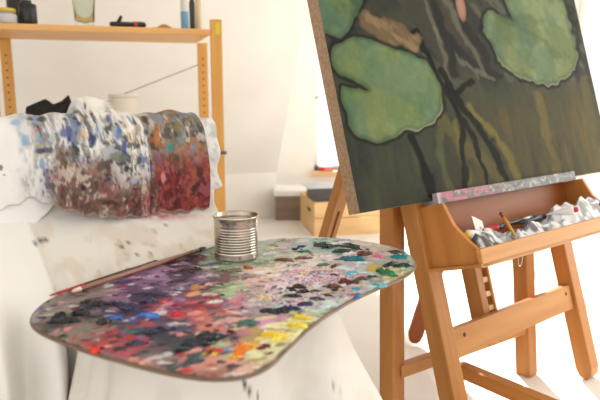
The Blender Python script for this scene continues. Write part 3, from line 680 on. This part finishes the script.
# hundreds of knife strokes that pick up the colour around them
R2 = np.random.default_rng(5)
grey = col.mean(-1, keepdims=True); col = (col*.85+grey*.15)*(.6+.75*fbm(gx*70, gy*70, 551, 3))[..., None]; base = col.copy()
for i in range(1500):
    cx, cy = R2.uniform(-.38, .22), R2.uniform(.60, 1.24); L = R2.uniform(.003, .011)*(1 if i > 800 else 2.0); wd_ = L*R2.uniform(.25, .6); an = R2.normal(.25, .45)
    i0, i1 = np.searchsorted(xs, (cx-L*1.3, cx+L*1.3)); j0, j1 = np.searchsorted(ys, (cy-L*1.3, cy+L*1.3))
    if i1-i0 < 2 or j1-j0 < 2: continue
    X0 = gx[i0:i1, j0:j1]-cx; Y0 = gy[i0:i1, j0:j1]-cy
    rr = np.hypot((X0*math.cos(an)+Y0*math.sin(an))/L, (-X0*math.sin(an)+Y0*math.cos(an))/wd_)+.5*(vnoise(X0*300+i, Y0*300, 511)-.5)
    jx, jy = np.clip(np.searchsorted(xs, cx+R2.normal(0, .018)), 0, len(xs)-1), np.clip(np.searchsorted(ys, cy+R2.normal(0, .026)), 0, len(ys)-1)
    q = np.clip(base[jx, jy]*R2.uniform(.5, 1.6), 0, .8); t_ = R2.random()
    if t_ < .10: q = q*.3
    elif t_ < .20: q = np.clip(q*.35+.55, 0, .82)
    elif t_ < .26: q = lin([(216, 150, 170), (120, 150, 190), (236, 200, 90), (120, 60, 70), (60, 120, 110)][i % 5])
    w_ = (1-sstep(.7, 1.0, rr))*.9
    col[i0:i1, j0:j1] = col[i0:i1, j0:j1]*(1-w_[..., None])+q*w_[..., None]
    hgt[i0:i1, j0:j1] = np.maximum(hgt[i0:i1, j0:j1], w_*(.0006+.0028*R2.random()**2)*(.5+1.0*vnoise(X0*400, Y0*400+i, 513)))
VIV_R = [(24, 112, 112), (30, 66, 50), (96, 190, 200), (104, 30, 42), (84, 50, 38), (222, 128, 172), (238, 234, 228), (40, 70, 140), (230, 204, 90), (20, 130, 96), (60, 44, 44), (186, 170, 168), (220, 170, 190), (150, 196, 206)]
VIV_L = [(46, 44, 50), (54, 50, 84), (92, 66, 112), (150, 56, 84), (198, 62, 62), (76, 104, 170), (60, 58, 62), (214, 140, 140), (136, 100, 140), (70, 40, 52), (206, 190, 178)]
for i in range(560):
    px0, py0 = (R2.uniform(265, 415), R2.uniform(240, 335)) if i < 330 else (R2.uniform(36, 250), R2.uniform(255, 372))
    p_ = atz(px0, py0, PZ); cx, cy = p_[0], p_[1]; L = R2.uniform(.0025, .0065)*(1 if i < 330 else 1.25); wd_ = L*R2.uniform(.4, .8); an = R2.normal(.2, .5)
    i0, i1 = np.searchsorted(xs, (cx-L*1.4, cx+L*1.4)); j0, j1 = np.searchsorted(ys, (cy-L*1.4, cy+L*1.4))
    if i1-i0 < 2 or j1-j0 < 2: continue
    X0 = gx[i0:i1, j0:j1]-cx; Y0 = gy[i0:i1, j0:j1]-cy
    rr = np.hypot((X0*math.cos(an)+Y0*math.sin(an))/L, (-X0*math.sin(an)+Y0*math.cos(an))/wd_)+.7*(vnoise(X0*340+i, Y0*340, 515)-.5)
    q = lin((VIV_R if i < 330 else VIV_L)[int(R2.integers(0, 14 if i < 330 else 11))]); w_ = 1-sstep(.7, 1.0, rr)
    col[i0:i1, j0:j1] = col[i0:i1, j0:j1]*(1-w_[..., None])+q*w_[..., None]
    hgt[i0:i1, j0:j1] = np.maximum(hgt[i0:i1, j0:j1], w_*R2.uniform(.001, .0032)*(.4+1.2*vnoise(X0*450, Y0*450+i, 517)))
# scraped speckle where mixes have dried
sp = fbm(gx*420, gy*330, 521, 2); pxg, pyg = proj(np.stack([gx, gy, np.full_like(gx, PZ)], -1))
zone = np.clip(np.exp(-((pxg-280)/34)**2-((pyg-300)/11)**2)+np.exp(-((pxg-312)/30)**2-((pyg-278)/11)**2)+.6*np.exp(-((pxg-345)/40)**2-((pyg-280)/16)**2), 0, 1)
col = mixc(col, (238, 232, 232), sstep(.56, .64, sp)*zone*.85); col = mixc(col, (70, 56, 56), sstep(.60, .66, fbm(gx*380+9, gy*300, 525, 2))*zone*.7)
hgt += .0008*sstep(.5, .65, sp)*zone
edge = sstep(.0, .006, pm+.008*(fbm(gx*60, gy*60, 531, 3)-.5)); hgt *= edge
col = np.clip(col, 0, 1)**1.12
col = mixc(col, (140, 118, 102), (1-sstep(.000, .006, pm+.012*(fbm(gx*50, gy*50, 533, 3)-.5)))*.85)
keep = pm > .0012
idx = -np.ones(gx.shape, int); ok = keep; idx[ok] = np.arange(ok.sum())
vv = np.stack([gx[ok], gy[ok], PZ-.0004+hgt[ok]], -1)
a_, b_, c_, d_ = idx[:-1, :-1], idx[1:, :-1], idx[1:, 1:], idx[:-1, 1:]; fk = (a_ >= 0) & (b_ >= 0) & (c_ >= 0) & (d_ >= 0)
pmb = MB(); pmb.v = [tuple(p) for p in vv]; pmb.f = list(zip(a_[fk].tolist(), b_[fk].tolist(), c_[fk].tolist(), d_[fk].tolist())); pmb.mi = [0]*len(pmb.f)
M_paint = attr_mat('oil_paint', .34, .15, .32, wscale=350)
pl_o = pmb.build('paint_layer', M_paint, pal, cols=col[ok], smooth=True, fix=False); tag(pl_o, 'smeared mixes of oil paint')
# thick dabs squeezed on the palette
DB = []
def db(s):
    for l in s.strip().splitlines():
        p = l.split(); DB.append((float(p[0]), float(p[1]), float(p[2]), tuple(int(q) for q in p[3].split(','))))
db('''
322 246 5 34,64,50
329 248 5 30,54,44
336 247 3 44,70,58
341 252 5 36,62,56
350 247 5 34,70,58
355 249 4 40,74,60
348 260 5 22,104,110
355 260 5 30,120,128
398 258 4 20,132,138
404 257 4 30,150,150
392 266 5 36,66,56
402 267 5 30,58,44
385 274 5 10,112,84
391 276 5 16,132,92
358 297 4 0,112,162
356 290 3 60,170,190
352 274 4 120,190,210
382 287 4 110,190,200
376 286 3 70,170,180
372 270 4 226,196,60
380 270 3 236,206,90
379 257 4 224,110,160
374 254 3 220,140,160
366 255 4 96,50,40
362 253 3 120,66,44
396 253 4 60,74,62
302 247 3 44,50,110
296 250 3 36,40,90
304 252 4 20,110,84
303 259 4 110,64,36
284 261 4 126,70,44
279 261 3 140,84,50
247 269 4 160,96,48
290 290 4 52,36,36
298 288 4 60,40,38
303 293 4 46,34,36
292 297 4 66,44,40
314 292 4 96,66,56
331 288 4 100,56,48
336 291 3 60,40,40
345 283 5 116,34,44
352 284 4 96,24,36
362 280 4 92,70,54
370 278 4 74,66,50
333 276 3 90,50,48
324 266 4 70,104,98
334 267 3 96,50,40
268 312 4 42,50,54
275 313 5 38,46,52
283 312 5 50,56,60
291 310 4 44,60,92
303 306 4 48,56,110
310 304 3 60,72,130
318 300 4 70,80,100
328 296 3 90,40,50
322 309 4 200,216,214
300 318 4 226,206,60
306 319 3 232,196,70
295 326 5 230,206,50
301 327 4 236,220,90
272 336 5 240,206,50
280 337 5 244,216,70
276 340 4 246,222,90
244 349 5 240,150,40
252 347 4 246,176,50
240 353 4 238,128,40
219 352 3 222,62,36
236 358 3 240,176,60
266 347 3 90,36,44
262 349 3 120,50,50
232 333 3 110,40,50
249 324 5 92,120,114
242 326 4 86,108,104
210 340 6 48,50,62
220 338 5 56,58,70
200 344 5 58,60,70
191 346 6 52,56,66
183 351 5 60,68,74
196 362 5 78,92,94
142 317 5 66,104,182
150 318 5 90,130,200
117 319 4 72,110,184
128 310 6 54,52,92
118 306 5 48,46,76
139 312 5 64,58,100
150 303 5 70,54,86
98 306 5 46,42,44
88 304 4 40,38,40
60 318 5 40,38,38
70 322 5 44,42,42
54 322 4 50,46,44
104 324 5 56,52,54
82 314 5 52,48,48
152 334 5 52,50,78
160 330 4 44,42,70
137 345 4 60,52,72
178 316 4 206,48,58
95 352 5 220,60,40
186 272 5 66,36,54
196 270 4 74,40,52
198 286 4 206,142,56
165 282 4 110,78,122
174 288 4 92,64,104
''')
R3 = random.Random(3)
for k, (sx_, sy_, r_, cl) in enumerate(DB[:100]):
    p = atz(sx_, sy_, PZ); dp = np.dot(p-CAM, FW); rad = r_*dp/FPX
    bm = bmesh.new(); bmesh.ops.create_icosphere(bm, subdivisions=3, radius=1)
    ang = R3.gauss(.15, .4); ex = R3.uniform(1.3, 2.3); ey = R3.uniform(.7, 1.2); hz = R3.uniform(.0036, .006)*(r_/4.5)
    P_ = np.array([v.co[:] for v in bm.verts]); fc = [tuple(v.index for v in f.verts) for f in bm.faces]; bm.free()
    nz = .2+1.6*fbm(P_[:, 0]*2.6+k*3.1, P_[:, 1]*2.6+P_[:, 2]*.5, 601, 2)
    lx_ = P_[:, 0]*ex*rad*nz; ly_ = P_[:, 1]*ey*rad*nz; hz_ = np.maximum(P_[:, 2], -.15)*hz*(.1+1.9*fbm(P_[:, 0]*3.2+k*7, P_[:, 1]*3.2, 603, 3))
    Q_ = np.stack([p[0]+lx_*math.cos(ang)-ly_*math.sin(ang), p[1]+lx_*math.sin(ang)+ly_*math.cos(ang), PZ+.0004+hz_], -1)
    if poly_mask(Q_[:, 0], Q_[:, 1], out_s).min() < .001:
        Q_[:, :2] = p[:2]+(Q_[:, :2]-p[:2])*.6
    cd_ = np.tile(lin(cl), (len(Q_), 1)); f2 = fbm(P_[:, 0]*3+k, P_[:, 1]*1.2, 605, 2); cd_ = cd_*(.75+.6*f2)[:, None]; cd_ = np.clip(cd_, 0, 1)**1.12
    MB().add(Q_, fc).build('paint_dab', bpy.data.materials.get('thick_paint') or attr_mat('thick_paint', .2, .0, .45), pal, cols=cd_, smooth=True, fix=False)

# ------------------------------------------------------------------ tin can on the palette
cc0 = atz(236.5, 257.5, PZ); cz = PZ+.0022; CR, CHh = .0405, .0785
can = thing('tin_can', V(cc0[0], cc0[1], cz), 'ribbed open tin can of cloudy rinsing liquid standing on the palette', 'can')
prof = [(.0001, .001), (CR*.9, .001), (CR*.985, .0), (CR*.995, .001), (CR*.992, .0035)]
h = .0045
prof += [(CR*.985, .010)]
for i in range(10):
    h0 = .012+i*.0049; prof += [(CR*.985, h0), (CR*.975, h0+.0012), (CR*.940, h0+.0026), (CR*.975, h0+.004)]
prof += [(CR*.98, .063), (CR*.985, CHh-.004), (CR*1.025, CHh-.003), (CR*1.03, CHh-.001), (CR*1.01, CHh), (CR*.975, CHh-.001), (CR*.97, .066), (CR*.965, .002), (.0001, .002)]
M_tin = noise_mat('tinplate', (172, 158, 140), (214, 204, 192), .22, 14, axis=Z, squash=.97, metal=.92, lo=.4, hi=.62)
MB().lathe(cc0*V(1, 1, 0)+V(0, 0, cz), prof, 64).build('can_body', M_tin, can, smooth=True)
MB().lathe(cc0*V(1, 1, 0)+V(0, 0, cz), [(.0001, .066), (CR*.966, .066)], 48).build('rinsing_liquid', mat('cloudy_liquid', (190, 180, 172), .12), can, smooth=True)
# paint streak down the front of the can
# ------------------------------------------------------------------ brushes along the edge of the palette
M_bh = noise_mat('brush_handle_pink', (150, 100, 84), (176, 126, 108), .35, 40, axis=unit(V(.3, .4, 0)))
a = atz(72, 291.5, PZ+.006); b = atz(206, 247.5, PZ+.007)
brush('paintbrush', a+V(0, .0, 0), b, .0040, M_bh, mat('ferrule_dull', (128, 116, 100), .35, .8), mat('bristle_dark', (66, 62, 58), .7), 'brown handled paintbrush lying along the back edge of the palette, nearer the can', 'brush', fer=.10, bri=.07, tipm=mat('brush_bare_tip', (226, 206, 182), .5), tipl=.05)
a = atz(50, 295.5, PZ+.008); b = atz(158, 260.5, PZ+.009)
brush('paintbrush', a, b, .0026, mat('brush_thin_dark', (60, 48, 40), .4), mat('ferrule_green', (110, 104, 86), .35, .7), mat('bristle_small', (70, 60, 50), .7), 'thin dark paintbrush with red handle end beside the palette edge', 'brush', fer=.1, bri=.06, tipm=mat('brush_red_tip', (168, 30, 40), .35), tipl=.27)

# ------------------------------------------------------------------ shelf unit
FRp = V(-.35, 2.60, 0); RRp = V(-.472, 3.00, 0); SD = unit(RRp-FRp); SW = V(SD[1], -SD[0], 0); SDn = np.linalg.norm(RRp-FRp); SWn = .865
sh = thing('shelf_unit', FRp-SW*SWn/2+SD*SDn/2, 'pine shelf unit with drilled posts standing against the attic wall', 'shelf')
M_pine = wood('pine_post', (212, 156, 84), (224, 170, 98), Z); M_pb = wood('pine_board', (222, 168, 102), (234, 186, 124), SW)
zt = 1.105
for i, (p, ph) in enumerate(((FRp, 1.145), (RRp, 1.145), (FRp-SW*SWn, 1.145), (RRp-SW*SWn, 1.145))):
    if i in (1, 3): ph = zt-.024
    m = MB(); m.box(p, SW, SD, Z, (-.022, .022), (-.016, .016), (0, ph))
    for j in range(int((ph-.1)/.032)):
        zz = .08+.032*j
        if i in (1, 3):
            m.lathe(p-SD*.0163+Z*zz, [(.0001, 0), (.0045, 0), (.0045, -.001)], 8, mi=1, axis=-SD)
        if i == 3: m.lathe(p+SW*.0223+Z*zz, [(.0001, 0), (.0045, 0), (.0045, -.001)], 8, mi=1, axis=SW)
    po = m.build('post', [M_pine, mat('post_hole', (120, 78, 40), .8) if i == 0 else bpy.data.materials['post_hole']], sh)
    if i == 0:
        tg = MB().box(FRp-SD*.0165, SW, SD, Z, (-.004, .014), (-.001, 0), (1.085, 1.132)).build('sticker', mat('yellow_sticker', (222, 200, 60), .5), po); tag(tg, 'yellow sticker')
SC0 = FRp
MB().box(SC0, SW, SD, Z, (-SWn-.035, -.024), (-.016, SDn+.016), (zt-.024, zt)).build('shelf_board', M_pb, sh, bevel=.003)
z2 = .60
MB().box(SC0, SW, SD, Z, (-SWn+.02, -.022), (-.016, SDn+.016), (z2-.02, z2)).build('shelf_board', M_pb, sh, bevel=.003)
MB().box(SC0, SW, SD, Z, (-SWn, .03), (-.024, -.018), (z2-.013, z2+.001)).build('shelf_strip', mat('dark_strip', (96, 92, 88), .6), sh)
MB().tube([RRp+Z*.98-SD*.012-SW*.02, RRp+Z*.83-SD*.012-SW*.4, RRp-SW*SWn+Z*.60-SD*.012], .0025, 6).build('cross_brace', mat('brace_metal', (150, 140, 128), .4, .6), sh)
def on_shelf(px_, depth, z):       # point on a shelf level at a given depth behind the front edge
    o = FRp+SD*depth; n = SD; r = ray(px_, 60); t = np.dot(o-CAM, n)/np.dot(r, n); q = CAM+r*t; return V(q[0], q[1], z)
# jars, bottles and tools on the top board
p = on_shelf(8, .10, zt)
j = thing('glass_jar', p, 'glass jar with pale label and yellow lid at the left end of the top shelf', 'jar')
MB().lathe(p, [(.0001, .001), (.041, 0), (.044, .005), (.044, .046), (.040, .052), (.040, .056)], 28).build('jar_body', mat('jar_glass', (190, 180, 160), .15, 0, Transmission_Weight=.4), j, smooth=True)
MB().lathe(p, [(.0445, .010), (.0448, .011), (.0448, .042), (.0445, .043)], 28).build('jar_label', mat('jar_label', (205, 205, 212), .6), j, smooth=True)
MB().lathe(p, [(.0001, .066), (.040, .066), (.043, .064), (.043, .053), (.041, .052)], 28).build('lid', mat('jar_lid', (214, 184, 70), .4), j, smooth=True)
p = on_shelf(31, .14, zt); M_bk = mat('black_plastic', (20, 19, 20), .4)
j = thing('black_canister', p, 'black canister standing right of the yellow lidded jar', 'canister')
MB().lathe(p, [(.0001, 0), (.033, 0), (.035, .004), (.035, .086), (.032, .091), (.0001, .092)], 28).build('canister_body', M_bk, j, smooth=True)
MB().lathe(p, [(.035, .02), (.0354, .021), (.0354, .07), (.035, .071)], 28).build('canister_label', mat('black_label', (34, 33, 33), .4), j, smooth=True)
MB().lathe(p, [(.0001, .106), (.016, .106), (.018, .103), (.018, .091)], 20).build('cap', M_bk, j, smooth=True)
p = on_shelf(19, .22, zt)
j = thing('black_bottle', p, 'black bottle behind the jar with the yellow lid', 'bottle')
MB().lathe(p, [(.0001, 0), (.03, 0), (.031, .003), (.031, .12), (.014, .15), (.013, .175)], 24).build('bottle_body', M_bk, j, smooth=True)
MB().lathe(p, [(.0001, .20), (.019, .20), (.02, .19), (.02, .165), (.013, .164)], 20).build('cap', M_bk, j, smooth=True)
p = on_shelf(87, .13, zt)
n = 24; gl = MB(); pr_ = [(.0001, .004), (.030, .004), (.031, .0), (.035, .004), (.036, .02), (.0375, .03), (.046, .15), (.0475, .15), (.0445, .15), (.034, .03), (.0001, .022)]
P_ = np.array([[p+V(r*(1+(.025 if (k % 2 and .03 < r) else 0))*math.cos(2*PI*k/n), r*(1+(.025 if (k % 2 and .03 < r) else 0))*math.sin(2*PI*k/n), h) for k in range(n+1)] for r, h in pr_])
gl.grid(P_); o = gl.build('drinking_glass', mat('green_glass', (238, 244, 236), .03, 0, Transmission_Weight=1.0, IOR=1.2), None, smooth=True); origin_to(o, p); tag(o, 'empty greenish fluted drinking glass on the top shelf', 'glass')
# black gripper with a red band
p = on_shelf(130, .03, zt)
j = thing('hand_tool', p, 'black hand tool with red band lying on the top shelf edge', 'tool')
MB().tube([p+SW*a+Z*.013 for a in (-.072, -.066, -.03, .01, .045, .064, .070)], [.005, .010, .011, .010, .0125, .011, .004], 12).build('tool_body', M_bk, j, smooth=True)
MB().tube([p+SW*.022+Z*.013, p+SW*.036+Z*.013], .0132, 12).build('red_band', mat('red_plastic', (200, 44, 52), .4), j, smooth=True)
MB().tube([p+SW*-.04+Z*.018, p+SW*-.03+Z*.036, p+SW*-.025+Z*.045], [.007, .007, .006], 10).build('lever', M_bk, j, smooth=True)
p = on_shelf(166, .02, zt)
j = thing('wood_block', p, 'small brown wooden clip between the black tool and the blue tube', 'clip')
MB().prism(p, SW, Z, SD, [(-.03, 0), (.028, 0), (.028, .006), (.004, .018), (-.014, .016), (-.03, .006)], 0, .02).build('clip_body', wood('clip_wood', (176, 118, 60), (196, 138, 78), SW), j, bevel=.002)
MB().tube([p+SW*-.045+SD*.01+Z*.004, p+SW*-.03+SD*.01+Z*.004], .003, 8).build('clip_pin', M_steel, j)
p = on_shelf(186, .08, zt)
j = thing('blue_bottle', p, 'blue tube bottle with pale upper half on the top shelf', 'bottle')
MB().lathe(p, [(.0001, 0), (.016, 0), (.017, .003), (.017, .075), (.016, .078)], 20).build('bottle_body', mat('blue_label', (110, 164, 196), .4), j, smooth=True)
MB().lathe(p, [(.0165, .077), (.016, .12), (.010, .135), (.010, .15), (.0001, .151)], 20).build('bottle_top', mat('pale_top', (212, 212, 208), .4), j, smooth=True)
p = on_shelf(193.5, .12, zt)
j = thing('dark_bottle', p, 'slim dark bottle between the blue bottle and the beige tube', 'bottle')
MB().lathe(p, [(.0001, 0), (.011, 0), (.012, .003), (.012, .12), (.006, .14), (.006, .16), (.0001, .161)], 16).build('bottle_body', mat('dark_brown_glass', (76, 66, 56), .2), j, smooth=True)
MB().lathe(p, [(.0001, .175), (.0075, .175), (.0075, .158)], 14).build('cap', M_bk, j, smooth=True)
p = on_shelf(199.5, .09, zt)
j = thing('beige_tube', p, 'beige upright tube at the right end of the top shelf', 'tube')
MB().lathe(p, [(.0001, 0), (.013, 0), (.014, .003), (.014, .125), (.012, .13)], 18).build('tube_body', mat('beige_tube', (206, 188, 150), .5), j, smooth=True)
MB().lathe(p, [(.0001, .155), (.011, .155), (.012, .15), (.012, .128)], 18).build('cap', mat('beige_cap', (190, 170, 130), .5), j, smooth=True)
# lower board : black bag, white tub, grey mug
p = on_shelf(44, .16, z2)
a, b = 40, 30; uu = np.linspace(0, 1, a)[:, None]*np.ones(b); th = np.ones((a, 1))*np.linspace(0, 2*PI, b)
topz = np.interp(uu, [0, .1, .3, .46, .52, .62, .78, .92, 1], [.06, .19, .208, .222, .216, .200, .214, .240, .19]); hw = .055*np.sin(np.clip(uu, .02, .98)*PI)**.5
P_ = p+SW*((uu-.5)*.205)[..., None]+SD*(hw*np.cos(th))[..., None]+Z*(topz*(.5+.5*np.sin(th)))[..., None]
o = MB().grid(P_).build('black_bag', noise_mat('black_fabric', (24, 22, 22), (38, 36, 36), .9, 60), None, smooth=True); origin_to(o, p); tag(o, 'slumped black bag on the lower shelf behind the sheeted chair back', 'bag')
p = on_shelf(121, .14, z2)
j = thing('white_tub', p, 'white plastic tub on the lower shelf just above the paint rag', 'tub')
MB().lathe(p, [(.0001, .002), (.045, .0), (.047, .004), (.058, .232), (.061, .236), (.061, .242), (.056, .242), (.046, .006), (.0001, .005)], 32).build('tub_body', mat('white_plastic', (232, 226, 214), .4), j, smooth=True)
MB().tube([p+V(.062*math.cos(t), .062*math.sin(t), .228) for t in np.linspace(0, 2*PI, 33)], .003, 8).build('rim_band', mat('tub_rim', (220, 212, 198), .4), j, smooth=True)
p = on_shelf(207, .10, z2)
j = thing('grey_mug', p, 'grey mug on the lower shelf beside the right post', 'mug')
MB().lathe(p, [(.0001, .002), (.028, 0), (.034, .004), (.036, .11), (.0355, .113), (.033, .11), (.031, .008), (.0001, .006)], 28).build('mug_body', mat('grey_glaze', (176, 168, 160), .35), j, smooth=True)
MB().tube([p-SW*(.035+.022*math.sin(t))+Z*(.06-.03*math.cos(t)) for t in np.linspace(0, PI, 12)], .005, 8).build('handle', bpy.data.materials['grey_glaze'], j, smooth=True)

# ------------------------------------------------------------------ crate and boxes under the window
M_cr = wood('crate_pine', (220, 178, 122), (232, 196, 146), X)
c0 = V(.085, 3.52, 0); CX = unit(V(.98, .20, 0)); CY = V(-CX[1], CX[0], 0)
cr = thing('wooden_crate', c0+CX*.21+CY*.21, 'pale pine crate on the floor under the window', 'crate')
cw, cd2, chh = .42, .42, .205
for z0, z1 in ((.012, .105), (.112, chh)):
    MB().box(c0, CX, CY, Z, (0, cw), (0, .012), (z0, z1)).build('front_plank', M_cr, cr, bevel=.002)
    MB().box(c0, CX, CY, Z, (0, cw), (cd2-.012, cd2), (z0, z1)).build('rear_plank', M_cr, cr, bevel=.002)
for a0 in (0, cw-.014): MB().box(c0, CX, CY, Z, (a0, a0+.014), (.012, cd2-.012), (.012, chh)).build('end_panel', M_cr, cr, bevel=.002)
MB().box(c0, CX, CY, Z, (0, cw), (0, cd2), (0, .012)).build('crate_bottom', M_cr, cr)
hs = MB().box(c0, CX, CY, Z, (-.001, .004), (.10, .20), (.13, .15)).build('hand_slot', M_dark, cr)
# dark tray on the crate with a pale cloth in it
t0 = c0+CX*.118+CY*.13+Z*(chh)
j = thing('paint_tray', t0, 'dark paint tray standing on top of the pine crate', 'tray')
MB().prism(t0, CX, CY, Z, [(-.115, -.1), (.17, -.1), (.17, .1), (-.115, .1)], 0, .006).build('tray_base', mat('dark_tray', (64, 62, 64), .4), j)
tm = MB()
for pts in ([(-.115, -.1), (.17, -.1), (.17, -.092), (-.115, -.092)], [(-.115, .092), (.17, .092), (.17, .1), (-.115, .1)], [(-.115, -.092), (-.107, -.092), (-.107, .092), (-.115, .092)], [(.162, -.092), (.17, -.092), (.17, .092), (.162, .092)]): tm.prism(t0, CX, CY, Z, pts, .006, .075)
tm.build('tray_wall', bpy.data.materials['dark_tray'], j)
t1 = t0+Z*.0755
uu, vv_ = np.meshgrid(np.linspace(-1, 1, 30), np.linspace(-1, 1, 24), indexing='ij')
hh = .006+.028*fbm(uu*2.4+5, vv_*2.4, 701, 4)*np.clip(2.2*(1-np.maximum(abs(uu), abs(vv_))), .0, 1)
P_ = t1+CX*(uu*.15+.0)[..., None]+CY*(vv_*.11)[..., None]+Z*hh[..., None]
o = MB().grid(P_).build('pale_cloth', mat('pale_blue_cloth', (206, 208, 214), .9), None, smooth=True, solid=.002); origin_to(o, t1); tag(o, 'pale crumpled cloth lying over the dark tray on the crate', 'cloth')
p = V(.20, WY-.01, WZ0)
j = thing('red_box', p, 'small red box on the window sill above the crate', 'box')
MB().box(p, X, Y_, Z, (-.055, .04), (-.035, .03), (0, .032)).build('box_body', mat('red_card', (206, 48, 44), .5), j, bevel=.004)
MB().box(p, X, Y_, Z, (-.02, .04), (-.037, -.035), (.004, .022)).build('box_label', mat('pink_label', (230, 140, 130), .5), j)
b0 = V(-.165, 3.98, 0)
j = thing('grey_box', b0+X*.08, 'grey brown wooden box with white lid beside the pine crate', 'box')
MB().box(b0, X, Y_, Z, (0, .26), (0, .22), (0, .165)).build('box_body', noise_mat('weathered_wood', (132, 112, 94), (156, 136, 116), .8, 20, axis=X), j, bevel=.003)
MB().box(b0, X, Y_, Z, (-.012, .27), (-.012, .23), (.165, .205)).build('lid', M_white, j, bevel=.006)

# ------------------------------------------------------------------ daylight
w = bpy.data.worlds.new('daylight'); SC.world = w; w.use_nodes = True
bg = w.node_tree.nodes['Background']; bg.inputs['Color'].default_value = (1.0, .99, .98, 1); bg.inputs['Strength'].default_value = 1.4
def sun(name, d, e, col, ang):
    l = bpy.data.lights.new(name, 'SUN'); l.energy = e; l.color = col; l.angle = ang; o = bpy.data.objects.new(name, l); COL.objects.link(o)
    o.rotation_euler = Vector(d).to_track_quat('-Z', 'Y').to_euler(); return o
sun('sun', (.08, -.78, -.53), 12.0, (1, .93, .82), .02)
def area(name, loc, d, sx, sy, e, col):
    l = bpy.data.lights.new(name, 'AREA'); l.shape = 'RECTANGLE'; l.size = sx; l.size_y = sy; l.energy = e; l.color = col; o = bpy.data.objects.new(name, l); COL.objects.link(o)
    o.location = loc; o.rotation_euler = Vector(d).to_track_quat('-Z', 'Z').to_euler(); return o
area('window_daylight', (RX+.35, 2.25, 1.3), (-1, -.05, -.05), 2.7, 2.1, 95, (1, .97, .93))
SC.view_settings.view_transform = 'Standard'; SC.view_settings.look = 'None'; SC.view_settings.exposure = .12; SC.view_settings.gamma = 1; SC.view_settings.use_curve_mapping = False
